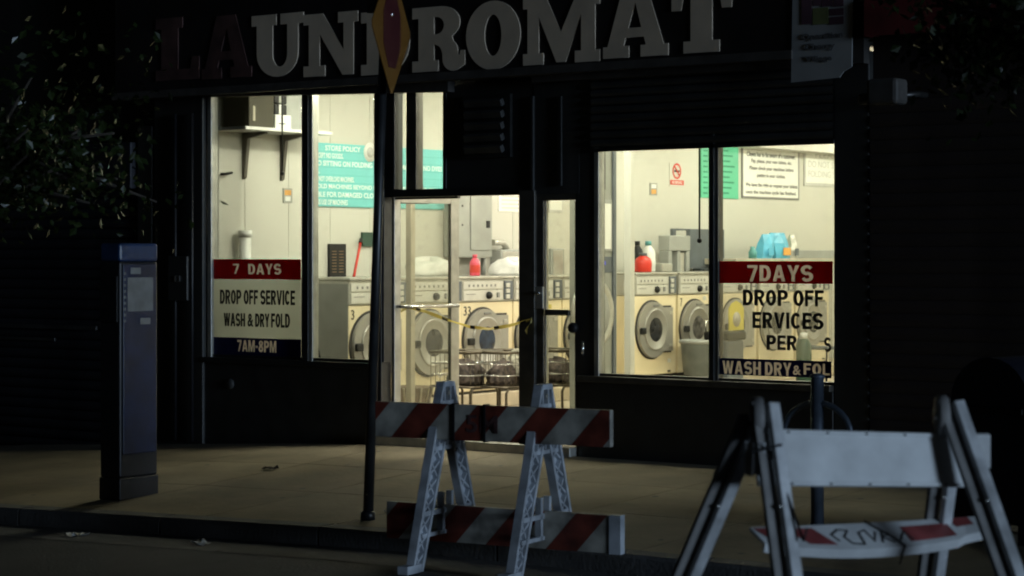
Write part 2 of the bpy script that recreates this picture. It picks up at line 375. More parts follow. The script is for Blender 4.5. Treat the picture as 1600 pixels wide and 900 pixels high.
# left window
def vbar(name, x0, x1, y0, y1, Ya, Yb, m, par, bev=.003):
    return fbox(x0, x1, y0, y1, Ya, Yb).build(name, m, par, bev)
win = MB().box(XW - .01, -1.2, .0, .06, zs_l, zs_l + .025).build('window', 'black_frame', shop)
tag(win, 'left display window of two tall panes')
vbar('frame_stile', 324, 330, 140, 566, -.02, .07, 'alu_frame', win)
vbar('mullion', 471, 481, 140, 566, -.03, .06, 'black_frame', win)
vbar('mullion', 481.5, 488, 140, 566, -.01, .075, 'alu_frame', win)
vbar('frame_stile', 584, 600, 140, 566, -.03, .08, 'black_frame', win)
for x0, x1 in ((330.5, 470.5), (488.5, 583.5)):
    fbox(x0, x1, 140, 562, .02, .026).build('pane', 'window_glass', win)
# transom glazing over the door
tr = fbox(600.5, 835, 294, 306, -.025, .08).build('transom_window', 'black_frame', shop)
vbar('frame_stile', 600.5, 616, 136, 296, -.03, .09, 'black_frame', tr)
vbar('mullion', 634.5, 650, 136, 296, -.02, .08, 'bronze_frame', tr)
vbar('frame_stile', 691.5, 697, 136, 296, -.02, .08, 'black_frame', tr)
fbox(616.5, 634, 136, 297, .02, .026).build('pane', 'window_glass', tr); fbox(650.5, 691, 136, 297, .02, .026).build('pane', 'window_glass', tr)
# dark panel with an air conditioner cage and a second panel
fbox(697.5, 834, 130, 296, -.01, .1).build('transom_panel', 'dark_paint', shop)
fbox(834.5, 905, 130, 303, -.015, .1).build('transom_panel', 'shutter_dark', shop)
lv = fbox(722, 797, 148, 246, -.05, -.012).build('louvre', 'black_frame', shop)
for i in range(5):
    y = 153 + i * 18
    q = FY(760, y + 8, -.07); a = FY(727, y, -.07); b = FY(786, y, -.07)
    MB().bar((a.x, -.075, q.z), (b.x, -.075, q.z), .05, .06, (0, -.45, 1)).build('slat', 'shutter_dark', lv, .006)
vbar('conduit', 829, 833, 150, 298, -.04, -.012, 'shutter_dark', shop); vbar('conduit', 872, 877, 150, 290, -.04, -.018, 'black_frame', shop)
# right window
win2 = MB().box(1.13, XE, .0, .06, zs_r, zs_r + .02).build('window', 'black_frame', shop)
tag(win2, 'right display window under the half lowered shutter')
vbar('frame_stile', 928, 935, 220, 590, -.02, .07, 'alu_frame', win2)
vbar('mullion', 1107, 1115, 200, 600, -.04, .06, 'black_frame', win2)
vbar('mullion', 1115.5, 1122, 200, 600, -.01, .07, 'bronze_frame', win2)
fbox(935.5, 1106.5, 200, 594, .02, .026).build('pane', 'window_glass', win2); fbox(1122.5, 1303, 200, 602, .02, .026).build('pane', 'window_glass', win2)
# roller shutter half lowered over the right window
sh = MB().box(1.11, XE + .01, -.04, -.005, 2.505, 2.535).build('roller_shutter', 'black_frame', shop)
MB().box(1.11, XE + .01, -.018, -.006, 2.536, 3.3).build('shutter_backing', 'black_frame', sh)
zz = 2.54
while zz < 3.14:
    mb = MB(); h = .068
    vs = []
    for x in (1.11, XE + .01):
        vs += [(x, -.02, zz), (x, -.045, zz + .012), (x, -.05, zz + .034), (x, -.045, zz + .056), (x, -.02, zz + h - .002)]
    mb.add(vs, [(i, i + 5, i + 6, i + 1) for i in range(4)], True)
    mb.build('slat', 'shutter_dark', sh); zz += h
# door frame
jm = MB().box(.372, .535, -.04, .1, -.02, FY(820, 298).z).build('door_post', 'bronze_frame', shop, .004)
MB().box(-1.2, -1.135, -.04, .1, -.02, FY(600, 298).z).build('door_post', 'black_frame', shop, .004)
MB().box(-1.22, .95, -.12, .25, -.06, ZF).build('threshold', 'alu_frame', shop, .006)
fbox(612, 715, 306, 311, .1, .14).build('door_closer_arm', 'black_frame', shop)
# open leaf, swung inwards
hinge = Vector((-1.118, .10, 0)); ang = math.radians(80)
leaf = bpy.data.objects.new('door', None); COL.objects.link(leaf); leaf.parent = shop; leaf.location = hinge; leaf.rotation_euler = (0, 0, ang)
tag(leaf, 'glass door leaf standing open into the shop')
LW = .775; zt = FY(602, 302, .1).z - .01; zb = ZF + .01
MB().box(0, .075, -.022, .022, zb, zt).build('stile', 'alu_frame', leaf, .004)
MB().box(LW - .10, LW, -.022, .022, zb, zt).build('stile', 'alu_frame', leaf, .004)
MB().box(.0755, LW - .1005, -.022, .022, zt - .075, zt).build('rail', 'alu_frame', leaf, .004)
MB().box(.0755, LW - .1005, -.022, .022, zb, zb + .12).build('rail', 'alu_frame', leaf, .004)
MB().box(.0755, LW - .1005, -.004, .004, zb + .12, zt - .075).build('pane', 'door_glass', leaf)
pb = MB().tube([(.03, -.023, 1.2), (.04, -.08, 1.2), (LW - .06, -.08, 1.2), (LW - .05, -.023, 1.2)], .016).build('push_bar', 'chrome', leaf)
MB().box(.12, .45, .025, .075, zt - .08, zt - .02).build('closer', 'bronze_frame', leaf, .005)
# narrow fixed leaf to the right of the post
leaf2 = fbox(838, 900, 301, 313, -.01, .06).build('door', 'bronze_frame', shop, .003)
tag(leaf2, 'narrow fixed glass leaf with lock plate')
vbar('stile', 838, 849, 313.5, 688, -.01, .06, 'bronze_frame', leaf2)
vbar('stile', 849.5, 853, 313.5, 680, .02, .06, 'alu_frame', leaf2)
vbar('stile', 898, 903, 313.5, 688, -.01, .06, 'black_frame', leaf2)
vbar('rail', 849.5, 897.5, 672, 688, -.01, .06, 'bronze_frame', leaf2)
fbox(853.5, 897.5, 313.5, 672, .03, .036).build('pane', 'door_glass', leaf2)
vbar('lock_plate', 835, 848, 448, 482, -.035, -.0105, 'alu_frame', leaf2)
vbar('push_bar', 852, 888, 484, 493, -.02, .015, 'bronze_frame', leaf2)
a = FY(842, 458, -.04)
MB().lathe([(.018, 0), (.018, .02), (.012, .024)], Matrix.Translation(a) @ Matrix.Rotation(math.radians(90), 4, 'X'), 12).build('lock', 'chrome', leaf2)
# hardware on the pilaster
a = FY(912, 545, -.055)
MB().tube([a + Vector((0, -.01, .06)), a + Vector((.012, -.03, .02)), a + Vector((.01, -.035, -.03)), a + Vector((0, -.01, -.05))], .012).build('door_pull', 'chrome', shop)
a = FY(897, 512, -.055)
MB().lathe([(.045, 0), (.045, .03), (.03, .045)], Matrix.Translation(a) @ Matrix.Rotation(math.radians(90), 4, 'X'), 14).build('lock_cylinder', 'black_plastic', shop)
# conduits and a meter box on the left pilaster
for px in (274, 300):
    a = FY(px, 400, -.09); MB().tube([(a.x, -.09, -.1), (a.x, -.09, 3.0)], .016).build('conduit', 'kiosk_dark', shop)
fbox(262, 292, 400, 470, -.13, -.062).build('meter_box', 'dark_paint', shop, .01)
for px in (272, 278): fbox(px, px + 2.5, 431, 440, -.138, -.131).build('hasp', 'chrome', shop)
a = FY(360, 600, -.035); MB().lathe([(.05, 0), (.05, .012), (.02, .02)], Matrix.Translation(a) @ Matrix.Rotation(math.radians(90), 4, 'X'), 16).build('wall_valve', 'shutter_dark', shop)

# ------------------------------------------------------------------ sign box with slab letters
sg = thing('shop_sign', 'long black fascia sign with pale slab serif LAUNDROMAT lettering', 'sign', (0, -.1, 3.1))
def rel(o, parent):            # keep world coordinates under a placed Empty
    o.parent = parent; o.matrix_parent_inverse = Matrix.Translation(-Vector(parent.location)) ; return o
SY = -.16
a = FY(180, 131, SY); b = FY(1236, 77, SY); zl = 3.225
mb = MB().box(a.x, b.x, SY, -.002, zl, 4.9); rel(mb.build('sign_panel', 'sign_black'), sg)
rel(MB().box(a.x - .02, b.x + .02, SY - .03, -.004, zl - .07, zl - .002).build('sign_trim', 'hem'), sg)
rel(MB().box(a.x - .02, b.x + .02, SY - .03, -.004, 4.902, 4.97).build('sign_trim', 'hem'), sg)
def arc(cx, cy, rx, ry, a0, a1, n=14):
    return [(cx + rx * math.cos(math.radians(a0 + (a1 - a0) * i / n)), cy + ry * math.sin(math.radians(a0 + (a1 - a0) * i / n))) for i in range(n + 1)]
S = .17   # serif height
GL = {
 'L': [[(0, 0), (1, 0), (1, .36), (.84, .36), (.80, S), (.52, S), (.52, 1 - S), (.62, 1 - S), (.62, 1), (0, 1), (0, 1 - S), (.13, 1 - S), (.13, S), (0, S)]],
 'A': [[(0, 0), (.40, 0), (.40, S), (.32, S), (.35, .29), (.63, .29), (.66, S), (.58, S), (.58, 0), (1, 0), (1, S), (.93, S), (.68, 1), (.30, 1), (.07, S), (0, S)], [(.39, .43), (.50, .80), (.59, .43)]],
 'U': [[(0, 1), (0, 1 - S), (.10, 1 - S)] + arc(.5, .38, .40, .38, 180, 360) + [(.90, 1 - S), (1, 1 - S), (1, 1), (.56, 1), (.56, 1 - S), (.69, 1 - S)] + arc(.55, .36, .14, .20, 0, -180)  + [(.41, 1 - S), (.48, 1 - S), (.48, 1)]],
 'N': [[(0, 0), (.40, 0), (.40, S), (.30, S), (.30, .68), (.72, 0), (.92, 0), (.92, 1 - S), (1, 1 - S), (1, 1), (.64, 1), (.64, 1 - S), (.74, 1 - S), (.74, .40), (.36, 1), (0, 1), (0, 1 - S), (.10, 1 - S), (.10, S), (0, S)]],
 'D': [[(0, 0), (.50, 0)] + arc(.50, .5, .50, .5, -90, 90) + [(0, 1), (0, 1 - S), (.12, 1 - S), (.12, S), (0, S)], [(.46, S), (.46, 1 - S)] + arc(.48, .5, .18, .5 - S, 90, -90)],
 'R': [[(0, 0), (.50, 0), (.50, S), (.42, S), (.42, .42)] + arc(.46, .22, .12, .18, 80, 10, 5) + arc(.78, .18, .20, .19, 180, 300, 8) + [(1.0, .08), (1.0, .30), (.92, .30), (.90, .22), (.87, .24)] + arc(.70, .28, .17, .20, 0, 60, 5) + arc(.55, .74, .36, .26, -55, 90, 10) + [(0, 1), (0, 1 - S), (.12, 1 - S), (.12, S), (0, S)], [(.42, .57), (.42, .84)] + arc(.46, .705, .15, .135, 90, -90, 8)],
 'O': [arc(.5, .5, .5, .5, 0, 354, 40), arc(.5, .5, .155, .30, 0, 351, 26)],
 'M': [[(0, 0), (.27, 0), (.27, S), (.21, S), (.21, .70), (.44, .02), (.56, .02), (.76, .70), (.76, S), (.68, S), (.68, 0), (1, 0), (1, S), (.94, S), (.94, 1 - S), (1, 1 - S), (1, 1), (.70, 1), (.50, .46), (.30, 1), (0, 1), (0, 1 - S), (.06, 1 - S), (.06, S), (0, S)]],
 'T': [[(.20, 0), (.80, 0), (.80, S), (.68, S), (.68, 1 - S), (.80, 1 - S), (.84, .62), (1, .62), (1, 1), (0, 1), (0, .62), (.16, .62), (.20, 1 - S), (.32, 1 - S), (.32, S), (.20, S)]],
}
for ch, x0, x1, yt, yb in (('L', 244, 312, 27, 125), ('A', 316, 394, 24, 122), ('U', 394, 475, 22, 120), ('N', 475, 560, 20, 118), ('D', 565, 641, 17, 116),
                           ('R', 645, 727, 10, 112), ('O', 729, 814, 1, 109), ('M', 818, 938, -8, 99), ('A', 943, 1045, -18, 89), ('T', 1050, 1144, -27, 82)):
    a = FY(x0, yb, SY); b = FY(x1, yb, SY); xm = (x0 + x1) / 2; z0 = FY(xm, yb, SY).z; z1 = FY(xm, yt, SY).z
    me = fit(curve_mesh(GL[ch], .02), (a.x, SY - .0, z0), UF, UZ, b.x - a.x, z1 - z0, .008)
    o = rel(link('letter', me, 'sign_letter_shaded' if x0 < 390 else 'sign_letter'), sg)
    if x0 < 390: tag(o, 'letter darkened to paint in tree shade')
# banner on the right end of the fascia
bn = thing('banner', 'pale hanging banner with picture grid and three lines of print above the shutter', 'banner', (FY(1236, 120, -.17).x, -.17, 3.1))
p = [FY(1236, 129, -.17), FY(1312, 121, -.17), FY(1318, 112, -.17), FY(1331, 104, -.17), FY(1333, -60, -.17), FY(1239, -52, -.17)]
mb = MB(); vs = [(q.x, -.17, q.z) for q in p] + [(q.x, -.163, q.z) for q in p]
mb.add(vs, [(0, 1, 2, 3, 4, 5), (11, 10, 9, 8, 7, 6)] + [(i, i + 6, (i + 1) % 6 + 6, (i + 1) % 6) for i in range(6)])
rel(mb.build('banner_sheet', 'banner'), bn)
rel(MB().tube([(p[5].x - .05, -.19, p[5].z + .02), (p[4].x + .02, -.19, p[4].z + .02)], .018).build('banner_rod', 'black_frame'), bn)
for x0, x1, y0, y1, m in ((1252, 1268, -40, 38, 'banner_plum'), (1270, 1282, -40, 9, 'banner_plum'), (1284, 1300, -40, 10, 'banner_plum'), (1302, 1318, -40, 10, 'banner_plum'), (1270, 1294, 12, 38, 'banner_green'), (1296, 1318, 13, 24, 'banner_plum'), (1296, 1318, 26, 38, 'banner_plum')):
    rel(fbox(x0, x1, y0, y1, -.174, -.171).build('picture', m), bn)
for body, x0, x1, y0, y1 in (('Operation', 1253, 1317, 51, 63), ('Cherry', 1258, 1305, 67, 80), ('Village', 1258, 1300, 87, 98)):
    o = text_front(body, x0, x1, y0, y1, -.174, 'banner_ink', None, .03); rel(o, bn)

# ------------------------------------------------------------------ window stickers
VY = .012
TS, TV = .34, .19                       # stroke of the heavy sans letters on the windows
def stroke(c, t=TS, tv=TV):
    L, Rr = [], []
    for i, p in enumerate(c):
        a, b = c[max(i - 1, 0)], c[min(i + 1, len(c) - 1)]; dx, dy = b[0] - a[0], b[1] - a[1]; d = math.hypot(dx, dy)
        L.append((p[0] - dy / d * t / 2, p[1] + dx / d * tv / 2)); Rr.append((p[0] + dy / d * t / 2, p[1] - dx / d * tv / 2))
    return L + Rr[::-1]
def sans():
    t, v = TS, TV; g = {}
    g['D'] = [[(0, 0), (.45, 0)] + arc(.45, .5, .55, .5, -90, 90) + [(0, 1)], [(t, v), (t, 1 - v)] + arc(.43, .5, .57 - t, .5 - v, 90, -90)]
    g['O'] = [arc(.5, .5, .5, .5, 0, 352, 36), arc(.5, .5, .5 - t, .5 - v, 0, 350, 26)]
    g['P'] = [[(0, 0), (t, 0), (t, .37), (.5, .37)] + arc(.55, .685, .45, .315, -90, 90) + [(0, 1)], [(t, .37 + v * .95), (t, 1 - v)] + arc(.50, .685, .50 - t, .315 - v, 90, -90)]
    g['R'] = [[(0, 0), (t, 0), (t, .40), (.40, .40), (.67, 0), (1, 0), (.72, .43)] + arc(.53, .71, .45, .29, -58, 90) + [(0, 1)], [(t, .40 + v * .9), (t, 1 - v)] + arc(.50, .695, .50 - t, .305 - v, 90, -90)]
    g['E'] = [[(0, 0), (1, 0), (1, v), (t, v), (t, .5 - v / 2), (.92, .5 - v / 2), (.92, .5 + v / 2), (t, .5 + v / 2), (t, 1 - v), (1, 1 - v), (1, 1), (0, 1)]]
    g['F'] = [[(0, 0), (t, 0), (t, .5 - v / 2), (.9, .5 - v / 2), (.9, .5 + v / 2), (t, .5 + v / 2), (t, 1 - v), (1, 1 - v), (1, 1), (0, 1)]]
    g['V'] = [[(0, 1), (.34, 0), (.66, 0), (1, 1), (.71, 1), (.5, .27), (.29, 1)]]
    g['I'] = [[(0, 0), (1, 0), (1, 1), (0, 1)]]
    g['C'] = [arc(.5, .5, .5, .5, 38, 322, 24) + arc(.5, .5, .5 - t, .5 - v, 318, 42, 24)]
    g['S'] = [stroke(arc(.5, .70, .36, .215, 22, 262, 14) + arc(.5, .30, .36, .215, 82, -158, 14))]
    g['A'] = [[(0, 0), (.29, 0), (.36, .21), (.64, .21), (.71, 0), (1, 0), (.66, 1), (.34, 1)], [(.41, .37), (.5, .70), (.59, .37)]]
    g['Y'] = [[(.36, 0), (.64, 0), (.64, .40), (1, 1), (.69, 1), (.5, .62), (.31, 1), (0, 1), (.36, .40)]]
    g['W'] = [[(0, 1), (.19, 0), (.40, 0), (.5, .58), (.60, 0), (.81, 0), (1, 1), (.80, 1), (.69, .36), (.59, 1), (.41, 1), (.31, .36), (.20, 1)]]
    g['H'] = [[(0, 0), (t, 0), (t, .42), (1 - t, .42), (1 - t, 0), (1, 0), (1, 1), (1 - t, 1), (1 - t, .59), (t, .59), (t, 1), (0, 1)]]
    g['L'] = [[(0, 0), (1, 0), (1, v), (t, v), (t, 1), (0, 1)]]
    g['M'] = [[(0, 0), (.21, 0), (.21, .64), (.40, 0), (.60, 0), (.79, .64), (.79, 0), (1, 0), (1, 1), (.70, 1), (.5, .36), (.30, 1), (0, 1)]]
    g['7'] = [[(.20, 0), (.52, 0), (1, .82), (1, 1), (0, 1), (0, .82), (.66, .82)]]
    g['8'] = [arc(.5, .28, .5, .28, 133, 407, 20) + arc(.5, .77, .45, .23, -48, 228, 18), arc(.5, .28, .5 - t, .28 - v * .9, 0, 345, 18), arc(.5, .77, .45 - t, .23 - v * .8, 0, 345, 18)]
    g['-'] = [[(0, .36), (1, .36), (1, .54), (0, .54)]]
    return g
SANS = sans(); SW = {'W': 1.02, 'M': .88, 'I': .22, '-': .34, 'E': .60, 'F': .57, 'L': .56, 'A': .76, 'Y': .74, 'V': .74, '7': .60, '8': .64}
def sans_mesh(body, gap=.10):
    sp = []; x = 0
    for ch in body:
        if ch == ' ': x += .26; continue
        wd_ = SW.get(ch, .70)
        for pts in SANS[ch]: sp.append([(x + p[0] * wd_, p[1]) for p in pts])
        x += wd_ + gap
    return curve_mesh(sp, .02)
def window_text(body, x0, x1, y0, y1, Y, m):
    a = FY(x0, y1, Y); b = FY(x1, y1, Y); c = FY((x0 + x1) / 2, y0, Y); d = FY((x0 + x1) / 2, y1, Y)
    me = text_mesh(body, .02, .02) if '&' in body else sans_mesh(body)
    return link('lettering', fit(me, (a.x, Y, d.z), UF, UZ, b.x - a.x, c.z - d.z, .003), m)
def cut_band(band, letters):
    """punch the letters out of the band so that light from the shop reaches them"""
    for l in letters:
        c = l.copy(); c.data = l.data.copy(); COL.objects.link(c)
        for v in c.data.vertices:
            v.co.y = VY - .02 if v.co.y < VY + .0015 else VY + .03
        bm = bmesh.new(); bm.from_mesh(c.data); bmesh.ops.remove_doubles(bm, verts=bm.verts, dist=1e-5); bmesh.ops.recalc_face_normals(bm, faces=bm.faces); bm.to_mesh(c.data); bm.free()
        md = band.modifiers.new('cut', 'BOOLEAN'); md.operation = 'DIFFERENCE'; md.solver = 'EXACT'; md.object = c
        bpy.context.view_layer.update()
        me = bpy.data.meshes.new_from_object(band.evaluated_get(bpy.context.evaluated_depsgraph_get()))
        band.modifiers.clear()
        if len(me.vertices) > 8: band.data = me
        bpy.data.objects.remove(c)
def window_sign(label, base, bands, texts):
    t = thing('window_sign', label, 'sign', base); bo = {}
    for nm, m, x0, x1, y0, y1 in bands: bo[nm] = rel(fbox(x0, x1, y0, y1, VY, VY + .003).build(nm, m), t)
    cuts = {}
    for body, x0, x1, y0, y1, m, bd in texts:
        o = window_text(body, x0, x1, y0, y1, VY + .0031 if bd else VY - .003, m)
        if bd:
            for v in o.data.vertices: v.co.y += 0
            cuts.setdefault(bd, []).append(o)
        rel(o, t)
    for bd, ls in cuts.items(): cut_band(bo[bd], ls)
    return t
window_sign('red, white and navy vinyl window sign reading drop off service with closing hours', FY(400, 558, VY),
    (('red_band', 'vinyl_red', 331, 470, 405, 436.5), ('white_band', 'vinyl_white', 331, 470, 437, 528), ('navy_band', 'vinyl_navy', 331, 470, 528.5, 558)),
    (('7', 364, 374, 412, 428, 'vinyl_letter', 'red_band'), ('DAYS', 388, 440, 412, 429, 'vinyl_letter', 'red_band'), ('DROP OFF SERVICE', 344, 461, 453, 476, 'black_ink', None), ('WASH', 350, 383, 489, 510, 'black_ink', None), ('&', 387, 396, 490, 510.5, 'black_ink', None), ('DRY', 399, 421, 490, 511, 'black_ink', None), ('FOLD', 424, 453, 490, 512, 'black_ink', None), ('7AM-8PM', 371, 432, 532, 550, 'vinyl_letter', 'navy_band')))
window_sign('dark red and navy vinyl window lettering reading 7DAYS with peeling black letters on glass', FY(1200, 590, VY),
    (('red_band', 'vinyl_red', 1123, 1301, 408, 443), ('clear_band', 'clear_film', 1123, 1301, 443.5, 561.5), ('navy_band', 'vinyl_navy', 1123, 1299, 562, 588)),
    (('7', 1168, 1184, 414, 440, 'vinyl_letter', 'red_band'), ('DAYS', 1187, 1271, 414, 440, 'vinyl_letter', 'red_band'), ('DROP OFF', 1161, 1287, 453, 478, 'black_ink', None), ('ERVICES', 1176, 1287, 488, 514, 'black_ink', None), ('PER', 1198, 1245, 524, 547, 'black_ink', None), ('S', 1288, 1299, 527, 550, 'black_ink', None),
     ('WASH DRY', 1129, 1237, 565, 586, 'vinyl_letter', 'navy_band'), ('&', 1239, 1252, 571, 586, 'vinyl_letter', 'navy_band'), ('FOL', 1256, 1297, 568, 586, 'vinyl_letter', 'navy_band')))

# ------------------------------------------------------------------ ceiling lights (fluorescent strips)
k = 0
for X, sdn in ((-1.55, 'washer side'), (1.6, 'far side')):
    for Y, pos in ((1.2, 'nearest the street'), (3.9, 'second from the street'), (6.6, 'third from the street'), (9.3, 'fourth from the street'), (12.0, 'deepest in the shop')):
        t = thing('ceiling_light', 'twin tube fluorescent ceiling strip on the ' + sdn + ', ' + pos, 'ceiling light', (X, Y, ZC - .002), 0, 'fluorescent strips on the laundromat ceiling')
        MB().box(-.09, .09, -.62, .62, -.06, 0).build('housing', 'white_plastic', t, .006)
        for s in (-.045, .045):
            MB().tube([(s, -.6, -.085), (s, .6, -.085)], .019, 10).build('tube', 'tube_glow', t)

for X, lb in ((-1.6, 'added unseen fluorescent ceiling strip along the left window, lighting the sidewalk'), (.4, 'added unseen fluorescent ceiling strip just inside the door, lighting the sidewalk'), (2.3, 'added unseen fluorescent ceiling strip along the right window, lighting the sidewalk')):
    t = thing('ceiling_light', lb, 'ceiling light', (X, .62, ZC - .002), math.radians(90), 'fluorescent strips on the laundromat ceiling')  # added strips behind the front, put in to spill light onto the sidewalk
    MB().box(-.09, .09, -.62, .62, -.06, 0).build('housing', 'white_plastic', t, .006)
    for s in (-.045, .045): MB().tube([(s, -.6, -.085), (s, .6, -.085)], .019, 10).build('tube', 'tube_glow', t)

# ------------------------------------------------------------------ washers
ZP = .22                                   # top of the concrete plinth
DW = .80; XFW = XW + DW; PW = .905; HM = 1.22
pl = MB().box(XW + .002, XFW + .06, .98, DEPTH - .5, ZF + .001, ZP).build('plinth', 'plinth', None, .01); tag(pl, kind='structure')
def disc(cy_, cz, prof, n=32):             # lathe about +X; prof = (radius, x)
    M = Matrix.Translation((0, cy_, cz)) @ Matrix.Rotation(math.radians(90), 4, 'Y')
    return MB().lathe(prof, M, n)
def ring_outline(cy_, cz, r, yr, hh):
    a = math.degrees(math.asin(hh / r)); pts = arc(cy_, cz, r, r, a, 360 - a, 36)
    return pts + [(yr, cz - hh), (yr, cz + hh)]
def oncoord(me, x0, th):                   # outline (Y,Z) placed on plane x0 with thickness
    zs_ = [p.co.z for p in me.vertices]; lo = min(zs_); d = max(max(zs_) - lo, 1e-6)
    for p in me.vertices: p.co = Vector((x0 + (p.co.z - lo) / d * th, p.co.x, p.co.y))
    me.update(); return me
def make_washer():
    t = thing('washing_machine', 'x', 'washing machine', (XFW, 0, ZP))
    wd = PW - .02
    MB().box(-DW + .03, 0, .0, wd, .03, HM - .27).build('cabinet', 'washer_cream', t, .008)
    MB().box(-DW + .05, -.03, .02, wd - .02, 0, .03).build('kick_plate', 'dark_rubber', t)
    MB().box(-DW + .03, .004, .0, wd, HM - .265, HM - .03).build('control_panel', 'washer_steel', t, .006)
    MB().box(-DW + .02, .02, -.004, wd + .004, HM - .028, HM).build('top', 'washer_steel', t, .008)
    s1 = MB().box(.0045, .014, .02, .70, HM - .135, HM - .055).build('label_strip', 'washer_strip', t, .003)
    for k in range(7): MB().box(.0145, .017, .10 + k * .075, .125 + k * .075, HM - .11, HM - .085).build('print_mark', 'grey_ink', s1)
    s2 = MB().box(.0045, .014, .02, .70, HM - .25, HM - .15).build('label_strip', 'washer_strip', t, .003)
    MB().box(.0145, .017, .06, .22, HM - .19, HM - .183).build('print_mark', 'grey_ink', s2)
    kn = disc(.44, HM - .2, [(.04, .0145), (.04, .03), (.03, .05)], 18).build('knob', 'black_plastic', t)
    MB().box(.0145, .028, .585, .625, HM - .225, HM - .17).build('button', 'grey_ink', t, .004)
    cb = MB().box(.0045, .02, .72, .87, HM - .25, HM - .05).build('coin_box', 'slate', t, .004)
    for k in range(3): MB().box(.021, .032, .735, .80, HM - .24 + k * .06, HM - .195 + k * .06).build('coin_slot', 'washer_strip', cb, .004)
    cz = .555; cyy = .345
    link('door_gasket', oncoord(curve_mesh([ring_outline(cyy, cz, .345, .765, .275)], .01), .001, .012), 'dark_rubber', t)
    rg = link('door', oncoord(curve_mesh([ring_outline(cyy, cz, .325, .745, .255), arc(cyy + .03, cz, .225, .225, 0, 350, 34)], .01), .014, .035), 'washer_ring', t)
    disc(cyy + .03, cz, [(.245, .0495), (.245, .057), (.228, .060), (.215, .05)], 36).build('door_rim', 'washer_ring', rg)
    disc(cyy + .03, cz, [(.224, .016), (.21, .03), (.14, .05), (.05, .058), (.004, .059)], 30).build('porthole', 'porthole', rg)
    MB().box(.052, .062, cyy - .03, cyy + .09, cz + .265, cz + .29).build('badge', 'grey_ink', rg, .004)
    MB().box(.05, .085, cyy - .315, cyy - .215, cz - .045, cz + .03).build('handle', 'black_plastic', rg, .012)
    for s in (-1, 1): MB().box(.05, .058, .66, .73, cz + s * .19 - .02, cz + s * .19 + .02).build('hinge', 'washer_steel', rg, .004)
    MB().box(.0005, .006, .70, .76, .05, .07).build('bolt_cover', 'dark_rubber', t)
    return t
w0 = make_washer()
wl = [(1.10, 'cream front loading washer with grey side at the street end of the row', '3'),
      (1.985, 'cream front loading washer seen through the open glass door leaf', None),
      (2.87, 'cream front loading washer numbered 33 framed in the open doorway', '33'),
      (3.775, 'cream front loading washer right of number 33, beside the door post', None),
      (4.68, 'cream front loading washer seen through the narrow fixed door leaf', None),
      (6.115, 'cream front loading washer right of the cream post, red jug on top', None),
      (7.06, 'cream front loading washer numbered 7 behind the clear waste bin', '7'),
      (8.005, 'cream front loading washer behind the yellow notice in the right window', None),
      (8.95, 'cream front loading washer behind the black window lettering', None),
      (9.9, 'cream front loading washer deepest in the row, behind the right window edge', None)]
for i, (y, lb, num) in enumerate(wl):
    o = w0 if i == 0 else copy_tree(w0)
    o.location.y = y; o.location.z = ZP + (.02 if y > 6 else 0); tag(o, lb, 'washing machine', 'front loading washers along the side wall')
    wl[i] = (y, o, num)
for y, o, num in wl:
    if num:
        wd = .045 * len(num) + .03 * (len(num) - 1)
        me = fit(text_mesh(num, .02, .0), (.001, .035, HM - .405), UW, UZ, wd, .095, .003); link('number', me, 'black_ink', o)
mat('porthole_blue', (.03, .05, .09), .2, var=.7, scale=12, spec=.35, col2=(.012, .014, .02)); mat('porthole_print', (.16, .15, .14), .2, var=.7, scale=14, spec=.3, col2=(.015, .015, .016))
for k_, m_ in ((2, 'porthole_blue'), (6, 'porthole_print')):
    for c_ in wl[k_][1].children_recursive:
        if c_.name.startswith('porthole'): c_.data = c_.data.copy(); c_.data.materials[0] = MATS[m_]
for k_, y_, z_, m_ in ((0, .30, HM - .11, 'faint_ink'), (1, .5, .2, 'white_board'), (3, .62, .86, 'yellow_tag'), (5, .70, .16, 'white_board'), (6, .55, .88, 'faint_ink'), (2, .78, .30, 'grey_ink')):
    if m_ not in MATS: mat(m_, (.6, .5, .1), .6)
    MB().box(.0005 if z_ < .9 else .0145, .0025 if z_ < .9 else .0175, y_, y_ + .07, z_, z_ + .045).build('sticker', m_, wl[k_][1])
# glittering panel seen on the first machine's side: its grey end panel
MB().box(-DW + .04, -.005, -.006, -.001, .03, HM - .06).build('end_panel', 'washer_side', wl[0][1])
# the row's grey end panel reaches the wall

# ------------------------------------------------------------------ things on the side wall
def wl_thing(name, label, cat, px, py, X=None, group=None):
    return thing(name, label, cat, WX(px, py, XW if X is None else X), 0, group)
def put(o, par): return rel(o, par)
# shelf
ZSH = WX(470, 203, XW + .4).z
sf = wl_thing('wall_shelf', 'white wall shelf on two steel brackets behind the left window', 'shelf', 430, 203)
ya = WX(384, 200, XW + .42).y; yb_ = WX(520, 200, XW + .42).y
put(MB().box(XW + .002, XW + .42, ya, yb_, ZSH - .03, ZSH).build('board', 'white_plastic', None, .003), sf)
for px in (386, 445):
    y = WX(px, 215, XW + .05).y; zt_ = ZSH - .031
    mb = MB(); vs = []
    for yy in (y - .02, y + .02): vs += [(XW + .002, yy, zt_), (XW + .30, yy, zt_), (XW + .30, yy, zt_ - .02), (XW + .075, yy, zt_ - .06), (XW + .03, yy, zt_ - .43), (XW + .002, yy, zt_ - .45)]
    mb.add(vs, [(0, 1, 2, 3, 4, 5), (11, 10, 9, 8, 7, 6)] + [(k, k + 6, (k + 1) % 6 + 6, (k + 1) % 6) for k in range(6)])
    put(mb.build('bracket', 'bronze_frame'), sf)
mat('olive_card', (.055, .05, .033), .8, var=.15)
tv = wl_thing('storage_box', 'large dark olive box on the wall shelf', 'box', 410, 198, XW + .3)
y0 = WX(389, 198, XW + .36).y; y1 = WX(428, 198, XW + .36).y
